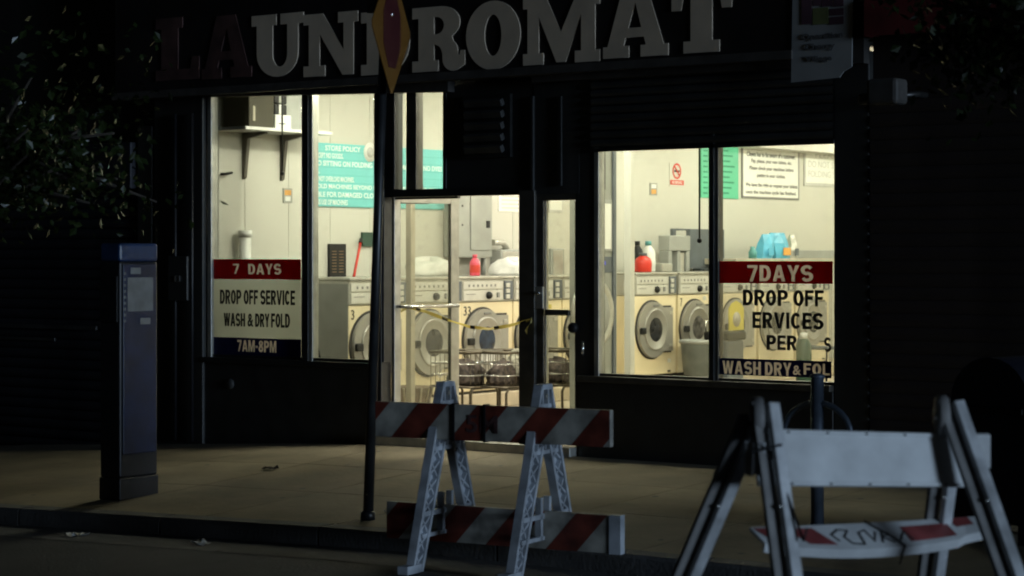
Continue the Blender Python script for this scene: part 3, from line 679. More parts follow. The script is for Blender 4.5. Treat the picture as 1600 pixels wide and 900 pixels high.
put(MB().box(XW + .03, XW + .36, y0, y1, ZSH + .002, ZSH + .44).build('carton', 'olive_card', None, .006), tv)
put(MB().box(XW + .361, XW + .366, y0 + .05, y0 + .08, ZSH + .06, ZSH + .2).build('tape_strip', 'tan_post'), tv)
pk = wl_thing('boxed_packets', 'white packet carrying black and white printed packs on the wall shelf', 'packet', 445, 198, XW + .3)
y0 = WX(430, 198, XW + .36).y; y1 = WX(455, 198, XW + .36).y
put(MB().box(XW + .12, XW + .36, y0, y1, ZSH + .002, ZSH + .135).build('lower_packet', 'white_plastic', None, .006), pk)
put(MB().box(XW + .361, XW + .364, y0 + .05, y0 + .14, ZSH + .045, ZSH + .055).build('print_line', 'black_ink'), pk)
for i in range(3):
    for j in range(2):
        yy = y0 + (y1 - y0) * i / 3
        put(MB().box(XW + .12, XW + .35 - .02 * i, yy + .004, yy + (y1 - y0) / 3 - .004, ZSH + .14 + j * .105, ZSH + .238 + j * .105).build('pack', ('black_plastic', 'white_plastic', 'black_plastic', 'grey_metal')[(i + 2 * j) % 4], None, .01), pk)
t = wl_thing('storage_box', 'grey green box at the right end of the wall shelf', 'box', 465, 198, XW + .25)
put(MB().box(XW + .03, XW + .25, y1 + .03, y1 + .4, ZSH + .002, ZSH + .40).build('carton', 'washer_side', None, .006), t)
# small things on the wall
def plate(name, label, cat, x0, x1, y0, y1, m, th=.012, bev=.002):
    a = thing(name, label, cat, WX((x0 + x1) / 2, y1, XW + th)); put(wbox(x0, x1, y0, y1, XW + th, th - .001).build('backing', m, None, bev), a); return a
t = plate('wall_picture', 'small orange and grey picture on the wall left of the teal board', 'picture', 443, 457, 294, 317, 'grey_metal')
put(wbox(445, 455, 297, 305, XW + .0145, .002).build('print', 'orange_print'), t); put(wbox(446, 454, 307, 314, XW + .0145, .002).build('print', 'white_plastic'), t)
t = plate('wall_picture', 'small grey and orange picture left of the no smoking sign', 'picture', 1016, 1027, 286, 305, 'grey_metal')
put(wbox(1018, 1025.5, 288, 294, XW + .0145, .002).build('print', 'white_plastic'), t); put(wbox(1018, 1025.5, 296, 303, XW + .0145, .002).build('print', 'orange_print'), t)
a = WX(353, 272, XW + .03)
tag(MB().tube([(XW + .001, a.y - .04, a.z), (XW + .05, a.y - .03, a.z), (XW + .055, a.y + .06, a.z + .015)], .013).build('wall_hook', 'black_plastic'), 'small black hook on the bare wall below the shelf', 'hook')
a = WX(383, 404, XW + .1)
t = thing('vent_pipe', 'short white pipe stub with a ribbed collar above the left window sign', 'pipe', (a.x, a.y, .8))
put(MB().tube([(a.x, a.y, .8), (a.x, a.y, WX(383, 372, XW + .1).z)], .055, 18).build('pipe', 'white_plastic'), t)
put(MB().tube([(a.x, a.y, WX(383, 371, XW + .1).z), (a.x, a.y, WX(383, 360, XW + .1).z)], .066, 18).build('collar', 'white_plastic'), t)
# teal store policy board
XB = XW + .02
ts = thing('policy_board', 'long teal store policy board with pale lettering on the side wall', 'sign', WX(590, 325, XB))
yA = WX(486, 222, XB).y; yB = WX(710, 235, XB).y; zT = WX(488, 222, XB).z; zB = WX(590, 325, XB).z
put(MB().box(XW + .001, XB, yA, yB, zB, zT).build('board', 'teal_board', None, .002), ts)
rows = ['STORE POLICY', 'ACCEPT NO GOODS.                       ', 'NO SITTING ON FOLDING TABLES IN A MACHINE. NO DYES', 'TS.', 'DO NOT OVERLOAD MACHINES.                 ', 'HOLD MACHINES BEYOND LIQUIDS AND RECEIVE NO CREDIT',
        'SIBLE FOR DAMAGED CLOTHING IN A MISUSED MACHINE', 'LOSS USE OF MACHINES']
ext = [(508, 563), (490, 536), (490, 690), (490, 499), (490, 553), (490, 692), (490, 688), (490, 543)]
rh = (zT - zB) / 8.2
for i, (b_, (xa, xb)) in enumerate(zip(rows, ext)):
    y0 = WX(xa, 270, XB).y; W = WX(xb, 270, XB).y - y0; z0 = zT - (i + 1) * rh - .01
    me = fit(text_mesh(b_  .strip(), .02, .015), (XB + .001, y0, z0 + rh * .18), UW, UZ, W, rh * .66, .002); put(link('lettering', me, 'pale_ink'), ts)
    put(MB().box(XB + .0005, XB + .0012, yA + .02, yB - .02, z0 + rh * .02, z0 + rh * .045).build('rule', 'green_ink'), ts)
cc = WX(578, 238, XB); M = Matrix.Translation((XB + .001, cc.y, cc.z)) @ Matrix.Rotation(math.radians(90), 4, 'Y')
put(MB().lathe([(.10, 0), (.10, .003)], M, 24).build('emblem', 'white_board'), ts)
put(MB().lathe([(.055, .0035), (.055, .005)], M, 20).build('emblem_mark', 'faint_ink'), ts)
# black price panel, green sign, red broom
t = plate('price_panel', 'black menu panel with rows of small pale print above the first washer', 'sign', 515, 541, 381, 433, 'black_plastic', .03)
for i in range(8):
    for j in range(2):
        x0 = 519 + j * 11; y0 = 392 + i * 4.6
        put(wbox(x0, x0 + 7, y0, y0 + 1.5, XW + .033, .002).build('print_row', 'menu_ink'), t)
t = plate('green_sign', 'small dark green square sign on the wall left of the sign post', 'sign', 567, 586, 363, 385, 'green_plastic', .03)
a = WX(553, 432, XW + .25); b = WX(563, 380, XW + .06)
bm = thing('broom', 'red handled broom leaning on the wall above the first washer', 'broom', (a.x, a.y, HM + ZP))
put(MB().tube([Vector(a) , b], .014).build('handle', 'red_plastic'), bm); put(MB().tube([b, b + (b - a) * .12], .02).build('grip', 'black_plastic'), bm)
a = GZ(505, 560, .5); 
bm = thing('mop_stick', 'thin black mop stick leaning on the grey washer side', 'mop', (XFW - .1, .95, ZF))
put(MB().tube([(XFW - .05, .9, ZF + .01), (XFW - .52, 1.06, 1.42)], .012).build('handle', 'black_plastic'), bm)
put(MB().box(XFW - .15, XFW + .05, .82, .95, ZF, ZF + .06).build('head', 'cloth_dark', None, .02), bm)
# electrical panel
XE1 = XW + .22
ep = thing('electrical_panel', 'tall grey electrical panel box on the wall above washer 33', 'electrical panel', WX(745, 402, XE1))
put(wbox(717, 769, 296, 402, XE1, .215).build('cabinet', 'grey_metal', None, .006), ep)
dr = put(wbox(736, 768, 296, 391, XE1 + .012, .011).build('panel_door', 'grey_metal', None, .004), ep)
put(wbox(761, 766, 345, 356, XE1 + .022, .009).build('latch', 'black_plastic', None, .002), ep)
for yy in (320, 350): put(wbox(722, 724, yy, yy + 3, XE1 + .004, .0035).build('screw', 'dark_rubber'), ep)
a = WX(755, 403, XW + .1); put(MB().tube([(XW + .1, a.y, a.z), (XW + .1, a.y, HM + ZP + .003)], .03, 12).build('conduit', 'washer_side'), ep)
a = WX(770, 379, XW + .12)
put(MB().tube([(XW + .12, a.y, a.z), (XW + .12, a.y + .18, a.z), (XW + .1, a.y + .28, a.z - .05), (XW - .0, a.y + .34, a.z - .1)], .035, 12).build('conduit_bend', 'washer_steel'), ep)
# boxes standing behind the washers
for x0, x1, y0, y1, lb in ((783, 814, 390, 425, 'grey vent box on the wall right of the electrical panel'), (862, 882, 388, 432, 'grey vent box behind the narrow fixed door leaf')):
    t = thing('vent_box', lb, 'vent box', WX((x0 + x1) / 2, y1, XW + .16)); put(wbox(x0, x1, y0, y1, XW + .16, .155).build('casing', 'washer_side', None, .01), t); put(wbox(x0 + 3, x1 - 2, y0 + 3, y1 - 3, XW + .166, .005).build('cover', 'washer_steel', None, .004), t)
t = plate('paper_notice', 'pale framed paper notice right of the electrical panel', 'notice', 779, 818, 303, 331, 'white_board', .01)
for i in range(4): put(wbox(784, 812, 306 + i * 6, 308 + i * 6, XW + .0115, .001).build('print_row', 'faint_ink'), t)
t = plate('paper_notice', 'pale framed paper notice above the narrow fixed door leaf machines', 'notice', 858, 880, 306, 332, 'faint_ink', .01)
put(wbox(860, 878, 309, 328, XW + .0115, .001).build('sheet', 'white_board'), t)
# no smoking sign
t = plate('no_smoking_sign', 'red and white no smoking sign with red caption strip', 'sign', 1046, 1070, 255, 292, 'wall_cream', .006)
c0 = WX(1057.5, 267.5, XW + .007); r0 = .10
for r_a, nm in ((r0, 'prohibition_ring'),):
    me = oncoord(curve_mesh([arc(c0.y, c0.z, r0, r0, 0, 352, 32), arc(c0.y, c0.z, r0 * .76, r0 * .76, 0, 352, 32)], .01), XW + .007, .003); put(link(nm, me, 'red_ink'), t)
put(MB().bar((XW + .0125, c0.y - r0 * .56, c0.z + r0 * .56), (XW + .0125, c0.y + r0 * .56, c0.z - r0 * .56), .004, .022, (0, .7, .7)).build('prohibition_bar', 'red_ink'), t)
put(MB().box(XW + .007, XW + .010, c0.y - .06, c0.y + .06, c0.z - .012, c0.z + .012).build('cigarette', 'black_ink'), t)
put(wbox(1047.5, 1068.5, 281.5, 289, XW + .0095, .003).build('caption_strip', 'red_ink'), t)
put(text_wall('NO SMOKING', 1050, 1066, 283, 287.5, XW + .0097, 'white_board', None, .01, th=.001), t)
# green board, white notices
t = plate('green_board', 'light green price board with dark rows of print behind the window mullion', 'sign', 1096, 1154, 226, 310, 'green_board', .02)
for i in range(9):
    for x0, x1 in ((1099, 1106), (1126, 1138 + (i * 7) % 11)):
        put(wbox(x0, x1, 234 + i * 8.3, 236.5 + i * 8.3, XW + .0215, .001).build('print_row', 'green_ink'), t)
t = plate('white_notice', 'white framed notice with six lines of black print in the right window', 'notice', 1160, 1249, 224, 311, 'grey_ink', .02)
put(wbox(1161.5, 1247, 226, 308, XW + .0225, .002).build('sheet', 'white_board'), t)
for i, (b_, x0, x1) in enumerate((('Clients has to be aware of a customer.', 1167, 1243), ('Pay, please, your own tickets, etc.', 1174, 1237), ('Please check your machines before', 1171, 1240), ('putting in your clothes.', 1183, 1227), ('We have the right to request your tickets', 1165, 1246), ('once the machine cycle has finished.', 1165, 1244))):
    y0 = 239 + i * 11 + (4 if i > 3 else 0); put(text_wall(b_, x0, x1, y0, y0 + 7.5, XW + .0227, 'black_ink', None, .02, th=.001), t)
t = plate('white_notice', 'partly hidden cream notice about folding tables at the right window edge', 'notice', 1257, 1330, 224, 292, 'faint_ink', .02)
put(wbox(1259.5, 1328, 226, 287, XW + .0225, .002).build('sheet', 'white_board'), t)
for b_, x0, x1, y0 in (('PLEASE', 1274, 1312, 238), ('DO NOT SIT ON', 1263, 1324, 253), ('FOLDING TABLE', 1263, 1324, 268)):
    put(text_wall(b_, x0, x1, y0, y0 + 10, XW + .0227, 'faint_ink', None, .0, th=.001), t)

# ------------------------------------------------------------------ things on top of the washers
ZT = HM + ZP + .003; ZT2 = ZT + .02
def upright(px, py, X): return WX(px, py, X)
def bundle(name, label, px, py, X, z, rx, ry, h, m, seed, cat='laundry'):
    rnd = random.Random(seed); a = WX(px, py, X); n, k = 18, 9; vs = []
    ph = [rnd.uniform(0, 6.28) for _ in range(6)]
    for j in range(k + 1):
        t_ = j / k; r = math.cos(t_ * math.pi / 2) ** .55
        for i in range(n):
            an = 2 * math.pi * i / n
            f = 1 + .16 * math.sin(3 * an + ph[0] + t_ * 3) + .1 * math.sin(7 * an + ph[1] - t_ * 5) + rnd.uniform(-.04, .04)
            vs.append((X + rx * r * f * math.cos(an), a.y + ry * r * f * math.sin(an), z + h * (math.sin(t_ * math.pi / 2)) * (1 + (.15 * math.sin(2 * an + ph[2]) + .08 * math.sin(5 * an + ph[3])) * (0 if seed == 3 else 1))))
    fs = [(j * n + i, j * n + (i + 1) % n, (j + 1) * n + (i + 1) % n, (j + 1) * n + i) for j in range(k) for i in range(n)] + [tuple(reversed(range(n)))]
    return tag(MB().add(vs, fs, True).build(name, m), label, cat)
bundle('laundry_bundle', 'crumpled white cloth bundle on top of washer 33 right corner', 798, 432, XW + .5, ZT, .2, .24, .17, 'cloth_white', 1)
bundle('laundry_bundle', 'white cloth heap on the washer behind the open door leaf', 672, 432, XW + .45, ZT, .22, .28, .17, 'cloth_white', 2)
bundle('laundry_bundle', 'small white cloth heap lying low in front of the first washer', 528, 558, XFW + .45, ZF, .2, .25, .62, 'cloth_white', 3)
def bottle(name, label, px, X, z, r, h, m, capm, handle=False, labelm=None):
    a = WX(px, 430, X); t = thing(name, label, 'bottle', (X, a.y, z))
    MB().lathe([(r * .96, 0), (r, .01), (r, h * .58), (r * .85, h * .72), (r * .42, h * .84), (r * .4, h * .86)], None, 18).build('body', m, t)
    MB().lathe([(r * .46, h * .865), (r * .46, h), (r * .4, h * 1.01)], None, 14).build('cap', capm, t)
    if labelm: MB().lathe([(r * 1.01, h * .15), (r * 1.015, h * .16), (r * 1.015, h * .5), (r * 1.01, h * .51)], None, 18).build('label_wrap', labelm, t)
    if handle: MB().tube([(0, r * .5, h * .72), (0, r * 1.25, h * .62), (0, r * 1.3, h * .35), (0, r * .9, h * .22)], r * .16).build('handle', m, t)
    return t
bottle('detergent_bottle', 'pink detergent bottle with dark base under the electrical panel', 742, XFW - .15, ZT, .055, .22, 'pink_plastic', 'pink_plastic', labelm='red_ink')
bottle('detergent_bottle', 'pale bottle with teal cap behind the red jug', 1013, XFW - .3, ZT2, .085, .36, 'white_plastic', 'teal_plastic', True)
bottle('detergent_jug', 'squat red detergent jug on the washer by the cream post', 1005, XFW - .08, ZT2, .10, .22, 'red_plastic', 'slate', True, labelm='red_plastic')
bottle('detergent_bottle', 'dark bottle leaning out behind the cream post', 996, XFW - .35, ZT2, .07, .36, 'black_plastic', 'black_plastic', True)
a = WX(1037, 420, XFW - .25)
tag(MB().box(XFW - .4, XFW - .2, a.y - .1, a.y + .12, ZT2, ZT2 + .1).build('tissue_box', 'washer_steel', None, .01), 'low grey box between the red jug and the grey flap bin', 'box')
# grey flap bin and slate monitor
t = thing('flap_bin', 'pale grey dispenser with notched front standing on a washer', 'dispenser', WX(1062, 420, XFW - .3))
Xd = XFW - .3; a = WX(1046, 420, Xd); b = WX(1079, 420, Xd); zt_ = WX(1060, 368, Xd).z; zm = WX(1060, 392, Xd).z
put(MB().box(Xd - .16, Xd, a.y, b.y, zm, zt_).build('hood', 'washer_side', None, .012), t)
for f0, f1 in ((0, .16), (.42, .56), (.84, 1)):
    put(MB().box(Xd - .15, Xd - .01, lerp(a.y, b.y, f0), lerp(a.y, b.y, f1), ZT2, zm - .001).build('leg', 'washer_side', None, .006), t)
put(MB().box(Xd - .15, Xd - .03, lerp(a.y, b.y, .6), lerp(a.y, b.y, .8), ZT2, zm - .02).build('tray', 'washer_steel', None, .006), t)
Xd = XFW - .45; t = thing('display_screen', 'dark slate panel screen standing on the washers behind the mullion', 'screen', WX(1105, 420, Xd))
a = WX(1078, 420, Xd); b = WX(1132, 420, Xd); z1 = WX(1100, 358, Xd).z
put(MB().box(Xd - .06, Xd, a.y, b.y, ZT2 + .03, z1).build('screen_case', 'slate', None, .008), t)
put(MB().box(Xd - .12, Xd + .06, lerp(a.y, b.y, .3), lerp(a.y, b.y, .7), ZT2, ZT2 + .029).build('foot', 'slate', None, .008), t)
a2 = WX(1055, 420, Xd); put(MB().tube([(Xd - .03, a.y, z1 - .01), (Xd - .03, a2.y, z1 - .01)], .012).build('arm', 'slate'), t)
put(MB().box(Xd - .05, Xd - .01, a2.y - .04, a2.y + .04, z1 - .11, z1 + .0).build('arm_end', 'slate', None, .006), t)
# blue bags and a folding table board far back
Xd = XFW + .0; zb_ = WX(1240, 404, Xd).z
t = thing('folding_counter', 'pale folding counter top with grey back edge at the right window edge', 'counter', WX(1270, 408, Xd))
a = WX(1150, 408, Xd); b = WX(1340, 408, Xd)
put(MB().box(XW + .3, Xd, a.y, b.y, zb_ - .07, zb_).build('counter_top', 'tan_post', None, .006), t)
a = WX(1232, 400, XW + .55); put(MB().box(XW + .5, XW + .55, a.y, b.y, zb_ + .001, zb_ + .11).build('back_edge', 'washer_side', None, .006), t)
for f0 in (.1, .9): put(MB().box(Xd - .12, Xd - .06, lerp(a.y, b.y, f0) - .03, lerp(a.y, b.y, f0) + .03, ZF, zb_ - .071).build('leg', 'tan_post'), t)
def bag(label, x0, x1, y0, tilt, m, m2, X):
    a = WX(x0, 402, X); b = WX(x1, 402, X); h = WX((x0 + x1) / 2, y0, X).z - zb_; t = thing('detergent_bag', label, 'bag', (X, a.y, zb_ + .002), 0, 'detergent bags on the folding counter')
    W = b.y - a.y; vs = []
    for j, (zf, tk) in enumerate(((0, .11), (.15, .12), (.6, .09), (.9, .03), (1, .012))):
        for yy in (0, .5, 1):
            bul = tk * (1 if yy == .5 else .55)
            vs += [(bul, yy * W + tilt * zf, zf * h), (-bul, yy * W + tilt * zf, zf * h)]
    fs = []
    for j in range(4):
        o = j * 6; p = o + 6
        fs += [(o, o + 2, p + 2, p), (o + 2, o + 4, p + 4, p + 2), (o + 3, o + 1, p + 1, p + 3), (o + 5, o + 3, p + 3, p + 5), (o + 1, o, p, p + 1), (o + 4, o + 5, p + 5, p + 4)]
    fs += [(0, 1, 3, 2), (2, 3, 5, 4), (24, 26, 27, 25), (26, 28, 29, 27)]
    MB().add(vs, fs).build('pouch', m, t)
    MB().box(.115, .125, W * .25, W * .75, h * .12, h * .42).build('printed_panel', m2, t, .004)
    return t
bag('tall bright blue pouch standing on the folding counter', 1184, 1200, 366, .12, 'blue_plastic', 'blue_plastic', Xd - .2)
bag('blue pouch with an orange printed panel on the folding counter', 1206, 1228, 364, -.05, 'blue_plastic', 'orange_print', Xd - .25)
bag('slim orange pouch between the two blue pouches', 1200, 1206, 365, .1, 'orange_print', 'white_plastic', Xd - .32)
bag('grey pouch right of the orange panelled blue pouch', 1228, 1238, 367, .1, 'washer_steel', 'slate', Xd - .3)
a = WX(1176, 402, Xd - .1); tag(MB().lathe([(.05, 0), (.055, .08), (.03, .12), (.03, .15)], None, 14).build('small_bottle', 'teal_plastic', None, 0, (Xd - .1, a.y, zb_ + .002)), 'tiny teal bottle at the left foot of the tall blue pouch', 'bottle')
# clear waste bin in front of washer 7
mat('bin_grey', (.12, .128, .115), .4, var=.25, scale=6)
b0 = WX(1093, 590, XFW + .35)
t = thing('waste_bin', 'translucent grey waste bin with a bag liner before washer 7', 'waste bin', (XFW + .35, b0.y, ZF))
hb = WX(1090, 533, XFW + .35).z - ZF
MB().lathe([(.16, 0), (.17, .02), (.22, hb - .04), (.22, hb)], None, 24).build('bin_body', 'bin_grey', t)
MB().lathe([(.225, hb - .03), (.24, hb - .02), (.24, hb + .012), (.2, hb + .016), (.19, hb - .1)], None, 24).build('liner_rim', 'washer_side', t)
# cream post, grey dryer front, tan post
def column(name, label, x0, x1, dep, m):
    a = AT((x0 + x1) / 2, 400, dep); wpx = (x1 - x0) * dep / F; t = thing(name, label, 'post', (a.x, a.y, ZF)); h = wpx / (math.cos(TH) + math.sin(TH)) / 2
    MB().box(-h, h, -h, h, 0, ZC - ZF - .003).build('shaft', m, t, .006); MB().box(-h - .012, h + .012, -h - .012, h + .012, 0, .1).build('base', m, t, .004); return t
column('cream_post', 'cream square post standing inside the right window', 975, 992, 20.2, 'wall_cream')
column('tan_post', 'slim tan post behind the open door leaf', 634, 649, 20.6, 'tan_post')
Xg = AT(930, 490, 20.7).x; t = thing('dryer_front', 'tall grey green dryer front with large round door beside the cream post', 'dryer', (Xg, WX(935, 490, Xg).y, ZF))
y0 = WX(903, 400, Xg).y; y1 = WX(964, 400, Xg).y
put(MB().box(Xg - .1, Xg, y0, y1, ZF, 3.0).build('cabinet', 'grey_metal', None, .008), t)
zc = WX(925, 490, Xg).z; yc = WX(924, 490, Xg).y
M = Matrix.Translation((Xg, yc, zc)) @ Matrix.Rotation(math.radians(90), 4, 'Y')
o = put(MB().lathe([(.345, .001), (.345, .03), (.30, .045), (.285, .03)], M, 40).build('door', 'washer_steel'), t)
put(MB().lathe([(.284, .01), (.27, .03), (.15, .05), (.01, .055)], M, 36).build('porthole', 'washer_side'), t)
put(wbox(934, 957, 401, 426, Xg + .006, .005).build('control_strip', 'slate', None, .002), t)
put(wbox(940, 946, 408, 414, Xg + .010, .003).build('led_display', 'led_blue'), t)
put(wbox(934, 957, 312, 393, Xg + .012, .011).build('notice_frame', 'washer_side', None, .004), t)
put(wbox(936, 955, 318, 389, Xg + .016, .003).build('notice_sheet', 'white_board'), t)
put(wbox(958.5, 963, 237, 600, Xg + .02, .019).build('edge_strip', 'slate', None, .004), t)
# yellow notice and dark bin behind the right window lettering
t = thing('yellow_notice', 'bright yellow notice hanging behind the black window lettering', 'notice', WX(1148, 516, XFW + .4))
Xn = XFW + .4; a = WX(1138, 516, Xn); b = WX(1161, 516, Xn); z0 = WX(1148, 516, Xn).z; z1 = WX(1148, 482, Xn).z; z2 = WX(1148, 470, Xn).z; ym = (a.y + b.y) / 2
mat('yellow_paper', (.80, .68, .12), .7, var=.08, trans=.2)
me = oncoord(curve_mesh([[(a.y, z0), (b.y, z0), (b.y, z1), (lerp(ym, b.y, .6), z2 - .03), (ym, z2), (lerp(ym, a.y, .6), z2 - .03), (a.y, z1)]], .01), Xn, .012); put(link('card', me, 'yellow_paper'), t)
mc = Matrix.Translation((Xn + .013, ym, (z0 + z1) / 2)) @ Matrix.Rotation(math.radians(90), 4, 'Y'); put(MB().lathe([(.09, 0), (.09, .002)], mc, 18).build('printed_disc', 'tan_post'), t)
put(MB().box(Xn - .03, Xn - .001, ym - .02, ym + .02, ZF, z0 + .05).build('stand', 'black_plastic'), t); put(MB().box(Xn - .15, Xn + .15, ym - .12, ym + .12, ZF, ZF + .03).build('stand_base', 'black_plastic', None, .01), t)
t = thing('mop_bucket', 'dark grey mop bucket below the yellow notice', 'bucket', WX(1148, 560, XFW + .62)); Xn = XFW + .62; a = WX(1137, 560, Xn); b = WX(1163, 560, Xn); z1 = WX(1150, 518, Xn).z
put(MB().box(Xn - .3, Xn, a.y, b.y, ZF, z1 - .1).build('bucket', 'slate', None, .03), t); put(MB().box(Xn - .32, Xn + .02, a.y - .02, b.y + .02, z1 - .099, z1).build('wringer', 'black_plastic', None, .02), t)
put(MB().tube([(Xn - .3, a.y, z1), (Xn - .3, a.y, z1 + .12), (Xn - .3, b.y, z1 + .12), (Xn - .3, b.y, z1)], .012).build('handle', 'chrome'), t)
for x0, x1, y0, lb, m in ((1250, 1262, 520, 'dark green canister right of the PER lettering', 'green_plastic'), (1271, 1287, 524, 'dark round backed chair behind the right window edge', 'slate')):
    Xn = XFW + .7; a = WX(x0, 560, Xn); b = WX(x1, 560, Xn); z1 = WX((x0 + x1) / 2, y0, Xn).z; ym = (a.y + b.y) / 2; ry = (b.y - a.y) / 2
    if m == 'slate':
        t = thing('chair', lb, 'chair', (Xn, ym, ZF)); zs_ = z1 - ZF
        me = oncoord(curve_mesh([[(-ry, .45), (ry, .45)] + arc(0, zs_ - ry * 1.4, ry, ry * 1.4, 0, 180, 12)], .01), -.25, .03); link('backrest', me, 'slate', t)
        MB().box(-.25, .2, -ry, ry, .42, .46).build('seat', 'slate', t, .015)
        for sx in (-.22, .17):
            for sy in (-1, 1): MB().tube([(sx, sy * ry * .85, 0), (sx, sy * ry * .8, .42)], .013).build('leg', 'black_plastic', t)
    else:
        t = thing('canister', lb, 'canister', (Xn, ym, ZF)); h = z1 - ZF
        MB().lathe([(ry * .9, 0), (ry, .02), (ry, h * .75), (ry * .6, h * .86), (ry * .5, h * .88)], None, 18).build('body', m, t); MB().lathe([(ry * .5, h * .885), (ry * .5, h)], None, 14).build('cap', 'white_plastic', t)
# wire laundry carts in front of washer 33
def cart(label, px, py, L, seed, m):
    g = GZ(px, py, ZF); t = thing('laundry_cart', label, 'cart', (g.x, g.y, ZF), 0, 'wire laundry carts before washer 33')
    hw, hl = .24, L / 2; z0, z1 = .33, .66
    mb = MB()
    for z in (z0, z1): MB().tube([(-hw, -hl, z), (hw, -hl, z), (hw, hl, z), (-hw, hl, z), (-hw, -hl, z)], .011 if z == z0 else .016).build('basket_rim', 'wire', t)
    for z in (z0 + .11, z0 + .22): MB().tube([(-hw, -hl, z), (hw, -hl, z), (hw, hl, z), (-hw, hl, z), (-hw, -hl, z)], .006, 6).build('wire', 'chrome', t)
    for i in range(8):
        y = -hl + L * i / 7
        MB().tube([(hw, y, z1), (hw, y, z0), (-hw, y, z0), (-hw, y, z1)], .005, 5).build('wire', 'wire', t)
    for s in (-1, 1):
        MB().tube([(s * hw * .9, -hl * .85, .04), (s * hw * .9, -hl * .85, .27), (s * hw * .9, -hl * .7, .315), (s * hw * .9, hl * .7, .315), (s * hw * .9, hl * .85, .27), (s * hw * .9, hl * .85, .04)], .013).build('leg_hoop', 'wire', t)
        for e in (-1, 1):
            M = Matrix.Translation((s * hw * .9, e * hl * .85, .03)) @ Matrix.Rotation(math.radians(90), 4, 'Y'); MB().lathe([(.03, -.012), (.03, .012)], M, 12).build('wheel', 'black_plastic', t)
    o = bundle('clothes', 'x', 700, 500, XFW, 0, hw * .7, hl * .8, (z1 - z0) * .62, m, seed, None); del o['label']
    me = o.data; ys = [v.co.y for v in me.vertices]; yc = (min(ys) + max(ys)) / 2
    for v in me.vertices: v.co.x -= XFW; v.co.y -= yc; v.co.z += z0 + .02
    o.parent = t
    return t
cart('wire laundry cart with dark clothes at the open door edge', 729, 656, .50, 5, 'cloth_dark')
c2 = cart('wire laundry cart heaped with dark and printed clothes before washer 33', 786, 656, .56, 6, 'cloth_dark')
o = bundle('printed_cloth', 'x', 700, 500, XFW, 0, .14, .15, .22, 'cloth_print', 9, None); del o['label']
for v in o.data.vertices: v.co.x -= XFW - .12; v.co.z += .43
ys = [v.co.y for v in o.data.vertices]; yc = (min(ys) + max(ys)) / 2
for v in o.data.vertices: v.co.y += .14 - yc
o.parent = c2
g = GZ(868, 628, ZF)
cart('wire laundry cart seen through the narrow fixed door leaf', 866, 652, .4, 11, 'cloth_dark')
# brown ribbed basket seen through the door leaf
g = GZ(645, 655, ZF); t = thing('laundry_basket', 'brown ribbed laundry basket seen through the open door glass', 'basket', (g.x, g.y, ZF))
MB().lathe([(.12, 0), (.19, .30), (.2, .32), (.17, .30), (.11, .02)], None, 20).build('basket_wall', 'brown_plastic', t)
for i in range(14):
    an = 2 * math.pi * i / 14; MB().bar((.125 * math.cos(an), .125 * math.sin(an), .01), (.2 * math.cos(an), .2 * math.sin(an), .31), .02, .012, (math.cos(an), math.sin(an), 0)).build('rib', 'tan_post', t)
# hanging gate cords just inside the windows
for px, y0, y1, lb in ((441, 130, 271, 'thin black pull cord with a ball end behind the left window'), (1093, 215, 376, 'thin black pull cord with a ball end behind the right window')):
    a = FY(px, y0, .2); b = FY(px, y1, .2); t = thing('pull_cord', lb, 'cord', (b.x, b.y, b.z))
    put(MB().tube([(b.x, .2, ZC - .01), b], .008, 6).build('cord', 'black_plastic'), t); put(MB().lathe([(.005, -.02), (.02, -.01), (.02, .012), (.006, .02)], Matrix.Translation(b), 12).build('ball', 'black_plastic'), t)

# ------------------------------------------------------------------ caution tape across the doorway
t = thing('caution_tape', 'sagging yellow and black caution tape tied across the doorway', 'tape', FY(760, 515, -.02))
pts = [FY(636, 479, .3), FY(665, 487, .22), FY(700, 500, .1), FY(735, 511, .02), FY(765, 514, -.03), FY(795, 509, -.05), FY(831, 499, -.055)]
def ribbon(pts, wd, tw):
    mb = MB(); vs = []; segs = []
    fine = []
    for i in range(len(pts) - 1):
        for k in range(4): fine.append(pts[i].lerp(pts[i + 1], k / 4))
    fine.append(pts[-1])
    for i, p in enumerate(fine):
        an = tw * math.sin(i * .5) ; up = Vector((0, math.sin(an), math.cos(an))) * wd / 2; vs += [p - up, p + up]
    mb.add(vs, [(2 * i, 2 * i + 2, 2 * i + 3, 2 * i + 1) for i in range(len(fine) - 1)]); return mb, fine
mb, fine = ribbon(pts, .03, .9); put(mb.build('tape_band', 'tape'), t)
for i in range(2, len(fine) - 2, 5):
    d = Vector((0, -.004, 0)); m_, _ = ribbon([fine[i] + d, fine[i + 1] + d], .029, .0); put(m_.build('tape_print', 'tape_black'), t)
m_, _ = ribbon([FY(636, 479, .3), FY(622, 490, .28), FY(609, 505, .26)], .05, .8); put(m_.build('tape_end', 'tape'), t)
m_, _ = ribbon([FY(831, 499, -.06), FY(826, 509, -.07), FY(822, 520, -.07)], .05, .9); put(m_.build('tape_end', 'tape'), t)

